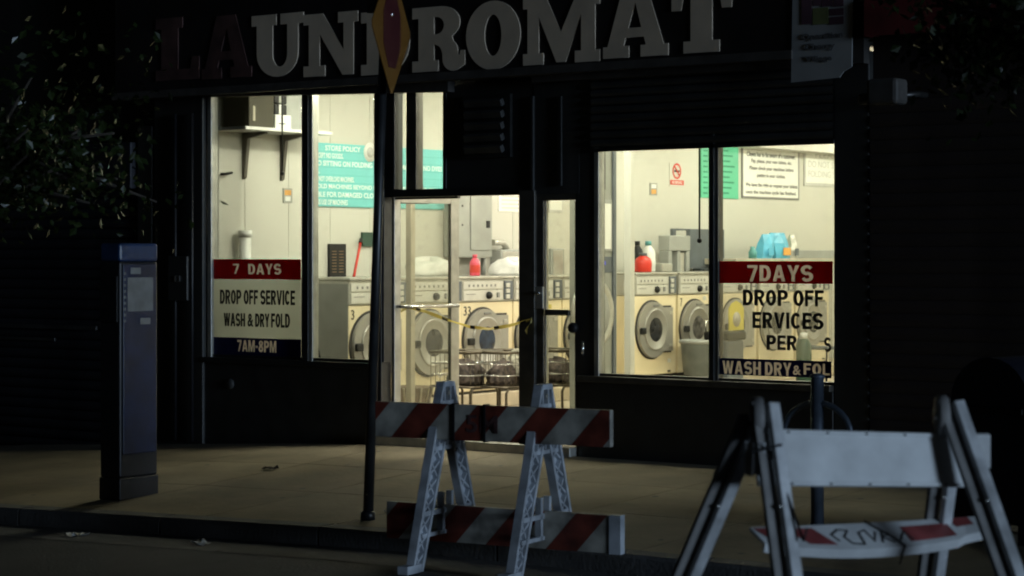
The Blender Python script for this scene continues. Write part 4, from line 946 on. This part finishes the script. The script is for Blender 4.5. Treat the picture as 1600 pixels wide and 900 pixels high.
# ------------------------------------------------------------------ neighbouring buildings
nb = thing('shuttered_shop', 'dark neighbouring shop with a closed roller shutter left of the laundromat', 'building', (XW - 3, 0, -.3))
x1 = XW - .67
put(MB().box(x1 - 6, x1, .05, .4, -.6, 6.2).build('wall', 'dark_paint'), nb)
put(MB().box(x1 - 6, x1 - .25, -.12, .048, 2.3, 2.75).build('shutter_box', 'shutter_blue', None, .01), nb)
put(MB().box(x1 - .22, x1 - .02, -.06, .049, -.5, 2.9).build('pier', 'dark_paint', None, .01), nb)
zz = -.28; k = 0
while zz < 2.28:
    vs = []
    for x in (x1 - 6, x1 - .25): vs += [(x, .0, zz), (x, -.03, zz + .015), (x, -.035, zz + .05), (x, -.03, zz + .085), (x, 0, zz + .098)]
    put(MB().add(vs, [(i, i + 5, i + 6, i + 1) for i in range(4)], True).build('slat', 'shutter_blue'), nb); zz += .1
put(MB().box(x1 - 6, x1 - .8, -.06, -.037, .92, .96).build('lock_bar', 'shutter_dark', None, .004), nb)
put(MB().box(x1 - 6, x1 - 1.4, -.06, -.037, .80, .83).build('lock_bar', 'shutter_dark', None, .004), nb)
nr = thing('shuttered_shop', 'dark brown neighbouring shop front with red awning edge right of the laundromat', 'building', (XE + 3, 0, 0))
x0 = XE + .302
put(MB().box(x0, x0 + 7, .05, .4, -.2, 6.2).build('wall', 'shutter_brown'), nr)
zz = .02
while zz < 2.75:
    vs = []
    for x in (x0 + .01, x0 + 7): vs += [(x, -.014, zz), (x, -.022, zz + .015), (x, -.026, zz + .05), (x, -.022, zz + .085), (x, -.014, zz + .098)]
    put(MB().add(vs, [(i, i + 5, i + 6, i + 1) for i in range(4)], True).build('slat', 'shutter_brown'), nr); zz += .1
a = FY(1345, 55, -.3)
mb = MB(); z0 = a.z
mb.add([(x0 + .05, .04, z0 + .9), (x0 + 7, .04, z0 + .9), (x0 + 7, -.2, z0 + .25), (x0 + .05, -.2, z0 + .25), (x0 + .05, -.2, z0), (x0 + 7, -.2, z0), (x0 + .05, .04, z0), (x0 + 7, .04, z0)],
       [(0, 3, 2, 1), (3, 4, 5, 2), (0, 6, 4, 3), (1, 2, 5, 7)])
put(mb.build('awning', 'awning_red'), nr)
# grey floodlight housing on the right neighbour
a = FY(1390, 145, -.35); t = thing('flood_lamp', 'small unlit grey flood lamp housing on the dark wall right of the laundromat', 'lamp', a)
put(MB().box(a.x - .13, a.x + .12, -.48, -.28, a.z - .09, a.z + .1).build('housing', 'hem', None, .03), t)
put(MB().box(a.x - .22, a.x - .131, -.44, -.32, a.z - .08, a.z - .0).build('visor', 'banner_ink', None, .02), t)
put(MB().tube([(a.x + .05, -.3, a.z - .02), (a.x + .1, -.1, a.z), (a.x + .1, .04, a.z)], .025).build('bracket', 'black_frame'), t)

# ------------------------------------------------------------------ street furniture
# sign post with an edge-on stop-ahead diamond
def ground_at(px, py, it=6):
    z = -.1
    for _ in range(it):
        p = GZ(px, py, z); z = gz(p.x, p.y)
    return Vector((p.x, p.y, z))
g = ground_at(575, 812)
sp = thing('sign_post', 'dark steel post carrying a yellow diamond sign seen nearly edge on', 'road sign', g)
dep = (g - CAM).dot(VD); topc = AT(601, 46, dep - .08); tp2 = AT(604, -60, dep)
ax = (tp2 - g).normalized()
put(MB().tube([g, tp2], [.036, .030], 14).build('post', 'post_green'), sp)
put(MB().lathe([(.05, 0), (.05, .05), (.036, .06)], Matrix.Translation(g), 16).build('post_sleeve', 'post_green'), sp)
# diamond plate: its normal makes a large angle with the line of sight
na = math.radians(76); toC = -VD; nrm = (toC * math.cos(na) + RD * math.sin(na)).normalized(); uu = UZ.cross(nrm).normalized()
def plate_on(pts, off, th, m, nm):
    me = curve_mesh([pts], .01); zs_ = [p.co.z for p in me.vertices]; lo = min(zs_); d = max(zs_) - lo
    for p in me.vertices: p.co = topc + uu * p.co.x + UZ * p.co.y + nrm * (off + (p.co.z - lo) / d * th)
    me.update(); return put(link(nm, me, m), sp)
HD = 104 * dep / F
def diamond(r, c=.05):
    return [(r - c * r, c * r), (c * r, r - c * r), (-c * r, r - c * r), (-r + c * r, c * r), (-r + c * r, -c * r), (-c * r, -r + c * r), (c * r, -r + c * r), (r - c * r, -c * r)]
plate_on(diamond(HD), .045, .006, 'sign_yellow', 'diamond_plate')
oc = [(HD * .46 * math.cos(math.radians(22.5 + 45 * k)), HD * .50 * math.sin(math.radians(22.5 + 45 * k)) * 1.25) for k in range(8)]
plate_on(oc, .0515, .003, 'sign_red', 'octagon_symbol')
put(MB().tube([topc + nrm * .0 + UZ * .1, topc + nrm * .06 + UZ * .1], .012).build('bolt', 'chrome'), sp)
# small blue grey plate higher on the post
a = AT(585, 0, dep); put(MB().bar(a + Vector((0, 0, -.09)), a + Vector((0, 0, .25)), .10, .01, toC).build('upper_plate', 'sign_back'), sp)
# parking-meter style post with a ring rack
g = ground_at(1277, 826); dep = (g - CAM).dot(VD); zt_ = AT(1277, 590, dep).z; hp = zt_ - g.z
t = thing('bike_rack_post', 'blue grey steel post with a round bike ring behind the white barricade', 'bike rack', g)
MB().tube([(0, 0, 0), (0, 0, hp)], .042, 16).build('post', 'galvanised', t); MB().lathe([(.05, hp), (.05, hp + .015), (.015, hp + .03)], None, 16).build('cap', 'galvanised', t)
zr = hp - .36; pts = [(.24 * math.cos(math.radians(a_)), 0, zr + .2 * math.sin(math.radians(a_))) for a_ in range(0, 361, 15)]
o = MB().tube(pts, .02, 10).build('ring', 'galvanised', t)
o.rotation_euler = (0, 0, 0)
MB().lathe([(.09, 0), (.09, .012), (.045, .014)], None, 18).build('base_flange', 'galvanised', t)
# kiosk by the kerb
g = ground_at(187, 783); dep = (g - CAM).dot(VD); h = AT(187, 380, dep).z - g.z; s_ = F / dep
wX = 38 / (s_ * math.cos(TH)); wY = 50 / (s_ * math.sin(TH))
t = thing('street_kiosk', 'tall narrow dark blue kiosk with a pale panel near the kerb at left', 'kiosk', g)
MB().box(-wX, 0, 0, wY, 0, .17).build('plinth', 'kiosk_dark', t, .01)
MB().box(-wX + .006, -.006, .006, wY - .006, .171, h - .14).build('body', 'kiosk_dark', t, .015)
mat('kiosk_head', (.014, .036, .10), .4, var=.4, scale=6)
mat('kiosk_panel', (.006, .014, .05), .45, var=.4, scale=5)
hd = MB().box(-wX + .004, -.002, .004, wY - .004, h - .139, h).build('head', 'kiosk_head', t, .02)
fp = MB().box(-.0055, .008, .03, wY - .03, .35, h - .16).build('side_panel', 'kiosk_panel', t, .006)
MB().box(.0085, .013, .07, wY - .07, h - .52, h - .26).build('notice', 'kiosk_pale', fp, .003)
MB().box(.0085, .014, .10, wY - .2, h - .235, h - .185).build('button_row', 'kiosk_pale', fp, .004)
MB().box(.0085, .014, .20, wY - .10, h - .62, h - .57).build('slot', 'kiosk_pale', fp, .004)
for k in range(9): MB().box(.0085, .0125, .035, .055, h - .60 + k * .045, h - .58 + k * .045).build('sticker', 'kiosk_pale', fp)
MB().box(-wX + .02, -.02, -.012, .005, h - .6, h - .25).build('screen', 'black_plastic', t, .004)
# mailbox at the right edge
g = ground_at(1585, 842); t = thing('mail_box', 'dark navy street box at the right edge of the picture', 'mail box', g, math.radians(-10))
hm = AT(1585, 556, (g - CAM).dot(VD)).z - g.z
prof = [(-.28, .12), (.28, .12), (.28, hm - .28)] + arc(0, hm - .28, .28, .28, 0, 180, 12)[1:]
me = curve_mesh([prof], .27); 
for p in me.vertices: p.co = Vector((p.co.x, p.co.z, p.co.y))
me.update(); link('body', me, 'mailbox_blue', t, .01)
for sx in (-.22, .22):
    for sy in (-.22, .22): MB().box(sx - .03, sx + .03, sy - .03, sy + .03, 0, .12).build('leg', 'mailbox_blue', t)
MB().box(-.24, .24, -.285, -.271, hm - .34, hm - .30).build('drop_slot', 'black_plastic', t, .004)

# ------------------------------------------------------------------ barricade by the kerb: plastic lattice A-frames with striped boards
BX, BY = 2.80, -4.12; ZR = gz(BX + .3, BY)
bar1 = thing('striped_barricade', 'blue grey A-frame barricade with two red and white striped boards at the kerb', 'barricade', (BX, BY, ZR), math.radians(8))
def a_frame(x, par):
    """one lattice A in the local YZ plane"""
    H = 1.135; SP = .43; D = .05
    top_w = .06
    fr = MB()
    for s in (-1, 1):
        foot_o = Vector((0, s * SP, 0)); foot_i = Vector((0, s * (SP - .105), 0)); t_o = Vector((0, s * top_w, H)); t_i = Vector((0, s * .0, H - .30))
        ti = Vector((0, s * (.045), H - .36))
        for p, q in ((foot_o, t_o), (foot_i, ti)):
            fr.bar(Vector((x, 0, 0)) + p, Vector((x, 0, 0)) + q, .022, D * 1.1, (1, 0, 0))
        n = 7
        for k in range(n):
            f0, f1 = k / n, (k + 1) / n
            o0 = foot_o.lerp(t_o, f0 * .68 + .01); i0 = foot_i.lerp(ti, f0); o1 = foot_o.lerp(t_o, f1 * .68 + .01); i1 = foot_i.lerp(ti, f1)
            fr.bar(Vector((x, 0, 0)) + o0, Vector((x, 0, 0)) + i1, .012, D * .7, (1, 0, 0)); fr.bar(Vector((x, 0, 0)) + i0, Vector((x, 0, 0)) + o1, .012, D * .7, (1, 0, 0))
        # solid web on the near half of the thickness
        fr.add([Vector((x - .012, 0, 0)) + p for p in (foot_o, foot_i, ti, t_o)] + [Vector((x - .018, 0, 0)) + p for p in (foot_o, foot_i, ti, t_o)],
               [(0, 1, 2, 3), (7, 6, 5, 4), (0, 4, 5, 1), (1, 5, 6, 2), (2, 6, 7, 3), (3, 7, 4, 0)])
        fr.box(x - .035, x + .035, s * SP - (.03 if s > 0 else .085), s * SP + (.085 if s < 0 else .03), -.0, .05)
    fr.box(x - .03, x + .03, -.065, .065, H - .02, H + .012)
    fo = fr.build('a_frame', 'barricade_plastic', par)
    g_ = MB()
    # gusset under the apex and cross brace with bracket posts
    for z in (H - .40, H - .34, H - .12): 
        yy = SP - (SP - top_w) * z / H - .03; g_.box(x - .02, x + .02, -yy, yy, z - .012, z + .012)
    for k in range(5):
        yy = -.1 + .05 * k; g_.box(x - .018, x + .018, yy - .007, yy + .007, H - .40, H - .34)
    for yy in (-.035, .035): g_.box(x - .018, x + .018, yy - .007, yy + .007, H - .34, H - .02)
    g_.build('gusset', 'barricade_plastic', fo)
    c_ = MB(); yy = SP - (SP - top_w) * .36 / H - .02
    c_.box(x - .02, x + .02, -yy, yy, .33, .36); c_.box(x - .02, x + .02, -yy - .02, yy + .02, .20, .225)
    for s in (-1, 1): c_.box(x - .02, x + .02, s * .055 - .014, s * .055 + .014, .2, .46)
    c_.build('cross_brace', 'barricade_plastic', fo)
    d_ = MB(); 
    for z in (H - .06, H - .15, H - .22): d_.lathe([(.016, .0), (.016, .006)], Matrix.Translation((x + .021, 0, z)) @ Matrix.Rotation(math.radians(90), 4, 'Y'), 12)
    d_.build('peg', 'barricade_white', fo)
for x in (0, .69): a_frame(x, bar1)
def striped_board(name, x0, x1, y, z0, z1, par, ph, lean=0.):
    th = .022; o = MB().box(x0, x1, y - th, y + th, z0, z1).build(name, 'barricade_white', par, .004)
    H = z1 - z0; pitch = .42; wd = .21; k = -2; yf = y - th - .0012
    while True:
        a = x0 + ph + k * pitch; k += 1
        if a > x1 + H: break
        poly = [(a, z0), (a + wd, z0), (a + wd + H * .9, z1), (a + H * .9, z1)]
        # clip to the board in x
        def clip(poly, xc, keep):
            out = []
            for i in range(len(poly)):
                p, q = poly[i], poly[(i + 1) % len(poly)]; ip, iq = keep(p[0]), keep(q[0])
                if ip: out.append(p)
                if ip != iq:
                    tt = (xc - p[0]) / (q[0] - p[0]); out.append((xc, p[1] + tt * (q[1] - p[1])))
            return out
        poly = clip(poly, x0 + .004, lambda v: v >= x0 + .004)
        if len(poly) > 2: poly = clip(poly, x1 - .004, lambda v: v <= x1 - .004)
        if len(poly) < 3: continue
        n = len(poly); MB().add([(p[0], yf, p[1]) for p in poly] + [(p[0], yf + .0008, p[1]) for p in poly], [tuple(range(n)), tuple(reversed(range(n, 2 * n)))] + [(i, i + n, (i + 1) % n + n, (i + 1) % n) for i in range(n)]).build('red_stripe', 'barricade_red', o)
    return o
ub = striped_board('board', -.42, 1.22, -.135, .795, 1.015, bar1, .12)
MB().box(.14, .158, -.165, -.105, .79, 1.022).build('strap', 'black_plastic', ub); MB().box(.36, .375, -.165, -.105, .79, 1.022).build('strap', 'black_plastic', ub)
for yy, bd in ((.40, '5'), ):
    me = fit(text_mesh('5M', .02, .02), (.24, -.1595, .845), UF, UZ, .22, .11, .001); link('lettering', me, 'dull_ink', ub)
lb = striped_board('board', -.42, 1.22, .0, .145, .375, bar1, .30)
MB().box(1.15, 1.225, -.03, .03, .143, .377).build('end_cap', 'barricade_plastic', lb)

# ------------------------------------------------------------------ folding barricade close to the camera
dep = 8.0; al = math.radians(24)
base = AT(1352, 1100, dep); base.z = gz(base.x, base.y)
ur = RD * math.cos(al) + VD * math.sin(al); wn = RD * math.sin(al) - VD * math.cos(al)      # along the board; towards the camera
bar2 = thing('folding_barricade', 'white folding A-frame barricade with blank upper board and drooping graffitied lower board', 'barricade', base)
def bl(u, n, z): return base + ur * u + wn * n + UZ * z
tx = Vector((0, 0, 0))
zt2 = CAM.z - (632 - HZ) * dep / F - base.z       # height of the hinge above the road
def on(px, py, d): return AT(px, py, d)
dL = dep - .10; dR = dep + .20
# near legs (bright), far legs, given as top and foot
gzz = base.z
def leg(name, p, q, wd, th, m, m2=None):
    # L-section leg: flange facing the camera side plus a web
    mb = MB().bar(p, q, wd, th, wn)
    o = put(mb.build(name, m, None, .004), bar2)
    return o
def foot(px0, py0, px1, py1, d0, d1):
    p = AT(px0, py0, d0); q = AT(px1, py1, d1); k = (gzz - p.z) / (q.z - p.z); return p, p.lerp(q, k)
NL = foot(1207, 630, 1243, 900, dL, dL - .22); NR = foot(1496, 627, 1592, 900, dR, dR - .25)
FL_ = foot(1190, 650, 1086, 895, dL + .06, dL + .35); FR_ = foot(1500, 640, 1466, 900, dR + .06, dR + .32)
for nm, (p, q) in (('leg', NL), ('leg', NR), ('leg', FL_), ('leg', FR_)):
    o = leg('leg', p, q, .046, .03, 'barricade_leg')
    # dark web behind the flange on the left side
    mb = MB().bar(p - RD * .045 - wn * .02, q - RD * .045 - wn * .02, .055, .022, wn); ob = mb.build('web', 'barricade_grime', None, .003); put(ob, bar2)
    for f_ in (.25, .62):
        c_ = p.lerp(q, f_) - RD * .03 + wn * .018; sc_ = MB().lathe([(.009, 0), (.007, .006)], Matrix.Translation(c_) @ wn.to_track_quat('Z', 'Y').to_matrix().to_4x4(), 10).build('rivet', 'chrome'); put(sc_, bar2)
# hinge cheeks
for (p, q), sgn in ((NL, 1), (NR, 1)):
    c_ = p + UZ * -.06 - RD * .03 - wn * .05
    M = Matrix.Translation(c_) @ RD.to_track_quat('Z', 'Y').to_matrix().to_4x4()
    put(MB().lathe([(.075, -.02), (.08, -.015), (.08, .015), (.075, .02)], M, 20).build('hinge_plate', 'barricade_grime'), bar2)
    put(MB().lathe([(.014, -.03), (.014, .034)], M, 10).build('hinge_bolt', 'chrome'), bar2)
# upper boards: near one (blank white) and far one
def board(pa, pb, pc, pd, off, th, m, nm):
    mb = MB(); n_ = (pb - pa).cross(pd - pa).normalized()
    if n_.dot(wn) < 0: n_ = -n_
    vs = [p + n_ * off for p in (pa, pb, pc, pd)] + [p + n_ * (off - th) for p in (pa, pb, pc, pd)]
    return put(mb.add(vs, [(0, 1, 2, 3), (7, 6, 5, 4), (0, 4, 5, 1), (1, 5, 6, 2), (2, 6, 7, 3), (3, 7, 4, 0)]).build(nm, m, None, .003), bar2), n_
pa, pb, pc, pd = AT(1192, 756, dL - .02), AT(1528, 758, dR - .02), AT(1522, 676, dR + .04), AT(1186, 667, dL + .04)
ob, n_ = board(pa, pb, pc, pd, -.035, .018, 'barricade_board', 'upper_board')
for f_ in (.14, .32, .5, .68, .86):
    for e_ in (.04, .96):
        c_ = pa.lerp(pb, f_).lerp(pd.lerp(pc, f_), e_) + n_ * -.034; put(MB().box(-.014, .014, -.004, .004, -.003, .003).build('slot', 'black_plastic', None, 0, c_), bar2)
for e0, e1 in ((0, .075), (.925, 1)):      # folded lips along both long edges
    a0, a1, a2, a3 = pa.lerp(pd, e0), pb.lerp(pc, e0), pb.lerp(pc, e1), pa.lerp(pd, e1)
    board(a0, a1, a2, a3, -.028, .006, 'barricade_board', 'board_lip')
qa, qb, qc, qd = AT(1166, 742, dL + .22), AT(1548, 732, dR + .2), AT(1548, 680, dR + .14), AT(1166, 688, dL + .16)
board(qa, qb, qc, qd, 0, .02, 'barricade_board', 'rear_board')
board(AT(1178, 742, dL + .14), AT(1196, 742, dL + .1), AT(1199, 690, dL + .1), AT(1184, 688, dL + .14), 0, .012, 'barricade_leg', 'bracket')
for x0, x1, d_ in ((1163, 1177, dL - .02), (1181, 1196, dL - .05)):      # plate ends hanging left of the near leg
    board(AT(x0 + 1, 742, d_), AT(x1 - 2, 744, d_ - .01), AT(x1, 692, d_ - .01), AT(x0, 689, d_), 0, .01, 'barricade_leg', 'plate_end')
# drooping lower board: back edge, front edge, lip
N = 12; back = []; front = []; lip = []
for i in range(N + 1):
    f_ = i / N; sag = 4 * f_ * (1 - f_)
    px = 1172 + (1536 - 1172) * f_; db = dL + .30 + (dR - dL) * f_
    back.append(AT(px, 824 - 18 * f_ + sag * 2, db)); px2 = 1196 + (1560 - 1196) * f_; df = db - .10
    front.append(AT(px2 - (20 if f_ > .9 else 0), 849 - 20 * f_ * f_ + sag * 13, df)); lip.append(front[-1] + Vector((0, 0, -.035)) - wn * .01)
vs = back + front + lip; n1 = N + 1
fs = [(r * n1 + i, (r + 1) * n1 + i, (r + 1) * n1 + i + 1, r * n1 + i + 1) for r in range(2) for i in range(N)]
mb = MB().add(vs, fs); lo = put(mb.build('lower_board', 'barricade_board'), bar2)
md = lo.modifiers.new('thick', 'SOLIDIFY'); md.thickness = .012; md.offset = -1
def surf(f_, e_, up=.002):
    i = min(int(f_ * N), N - 1); k = f_ * N - i; p = back[i].lerp(back[i + 1], k); q = front[i].lerp(front[i + 1], k); return p.lerp(q, e_) + UZ * up
def patch(f0, f1, sk, e0, e1, m, nm, up=.003):
    n = 6; vs = []
    for i in range(n + 1):
        for e_ in (e0, e1): vs.append(surf(min(.999, max(0, f0 + (f1 - f0) * i / n + sk * e_)), e_, up))
    put(MB().add(vs, [(2 * i, 2 * i + 1, 2 * i + 3, 2 * i + 2) for i in range(n)], True).build(nm, m), bar2)
patch(.62, .82, .02, .25, .85, 'worn_red', 'red_stripe'); patch(.84, .93, .05, .05, .5, 'worn_red', 'red_stripe'); patch(.12, .24, .1, .15, .85, 'worn_red', 'red_stripe'); patch(.0, .06, .06, .1, .8, 'worn_red', 'red_stripe')
rnd = random.Random(3)
for f0, pts in ((.34, [(0, .7), (-.02, .45), (.02, .25), (.06, .3), (.03, .55), (.05, .8), (.1, .85)]), (.44, [(0, .85), (.0, .4), (.03, .3), (.05, .75), (.07, .4)]), (.52, [(0, .8), (.02, .35), (.04, .5), (.01, .6), (.05, .82)]), (.60, [(0, .75), (.03, .45), (.05, .8)])):
    put(MB().tube([surf(f0 + a_, e_, .003) for a_, e_ in pts], .0035, 6).build('graffiti_stroke', 'black_ink'), bar2)
put(MB().tube([surf(.49, -.02, .006), surf(.53, .3, .006), surf(.57, .65, .006), surf(.60, 1., .006), lip[7] - UZ * .03], .004, 6).build('black_tie', 'black_plastic'), bar2)
p, q = NL; put(MB().tube([p.lerp(q, .10) + wn * .03, p.lerp(q, .12) - RD * .1, AT(1183, 692, dL - .05), AT(1206, 708, dL - .06), p.lerp(q, .33) + wn * .03 + RD * .03, p.lerp(q, .30) + wn * .035 + RD * .045], .005, 6).build('wire_tie', 'black_plastic'), bar2)

def scrap(label, px, py, sz, seed, m='cloth_white'):
    rnd = random.Random(seed); g = ground_at(px, py); n = 4; vs = []
    for j in range(n + 1):
        for i in range(n + 1): vs.append(((i / n - .5) * sz, (j / n - .5) * sz * .7, abs(rnd.gauss(.012, .012)) + .004))
    o = MB().add(vs, [(j * (n + 1) + i, j * (n + 1) + i + 1, (j + 1) * (n + 1) + i + 1, (j + 1) * (n + 1) + i) for j in range(n) for i in range(n)]).build('paper_scrap', m, None, 0, g); o.rotation_euler.z = rnd.uniform(0, 3)
    return tag(o, label, 'litter', 'paper scraps on the street')
scrap('small crumpled white paper scrap in the gutter at left', 314, 852, .12, 1)
scrap('flat pale paper scrap on the road below the kiosk', 120, 838, .16, 2, 'faint_ink')
scrap('tiny white paper scrap at the foot of the sign post', 606, 832, .06, 3)
scrap('small dark leaf scrap on the sidewalk before the left window', 422, 734, .12, 5, 'bark')

# ------------------------------------------------------------------ street trees
def tree(label, trunk, crown_c, rad, nleaf, seed, lsz=.075, th=4.2):
    rnd = random.Random(seed); t = thing('street_tree', label, 'tree', trunk)
    tr = Vector(trunk); cc = Vector(crown_c); mb = MB()
    top = Vector((lerp(tr.x, cc.x, .3), lerp(tr.y, cc.y, .3), cc.z - .2)) - tr
    mb.tube([(0, 0, 0), (.02, .03, .4), (0, .02, 1.4), top * .75 + Vector((0, .03, .0)), top], [.17, .13, .115, .1, .07], 12)
    ends = []
    for i in range(16):
        e = cc - tr + Vector((rnd.gauss(0, .5) * rad[0], rnd.gauss(0, .5) * rad[1], rnd.gauss(0, .5) * rad[2])); s0 = top * rnd.uniform(.7, 1); mid = s0.lerp(e, .5) + Vector((0, 0, rnd.uniform(.05, .3)))
        mb.tube([s0, mid, e], [.04, .022, .008], 6); ends.append((s0, mid, e))
    mb.build('trunk', 'bark', t)
    cl = []
    for s0, mid, e in ends:
        for k in range(5): cl.append(mid.lerp(e, k / 4) + Vector((rnd.gauss(0, .12), rnd.gauss(0, .12), rnd.gauss(0, .12))))
    for _ in range(30): cl.append(cc - tr + Vector((rnd.gauss(0, .5) * rad[0], rnd.gauss(0, .5) * rad[1], rnd.gauss(0, .5) * rad[2])))
    lm = MB()
    for i in range(nleaf):
        c = rnd.choice(cl) + Vector((rnd.gauss(0, .16), rnd.gauss(0, .16), rnd.gauss(0, .13)))
        d = Vector((rnd.gauss(0, 1), rnd.gauss(0, 1), rnd.gauss(-.5, .7))).normalized(); s = d.cross(Vector((rnd.gauss(0, 1), rnd.gauss(0, 1), rnd.gauss(0, 1)))).normalized(); n = d.cross(s)
        L = lsz * rnd.uniform(.7, 1.3); W = L * .32
        lm.add([c, c + d * L * .5 + s * W + n * L * .06, c + d * L, c + d * L * .5 - s * W + n * L * .06], [(0, 1, 2), (0, 2, 3)])
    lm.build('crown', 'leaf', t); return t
g = Vector((-3.1, -3.3, gz(-3.1, -3.3)))
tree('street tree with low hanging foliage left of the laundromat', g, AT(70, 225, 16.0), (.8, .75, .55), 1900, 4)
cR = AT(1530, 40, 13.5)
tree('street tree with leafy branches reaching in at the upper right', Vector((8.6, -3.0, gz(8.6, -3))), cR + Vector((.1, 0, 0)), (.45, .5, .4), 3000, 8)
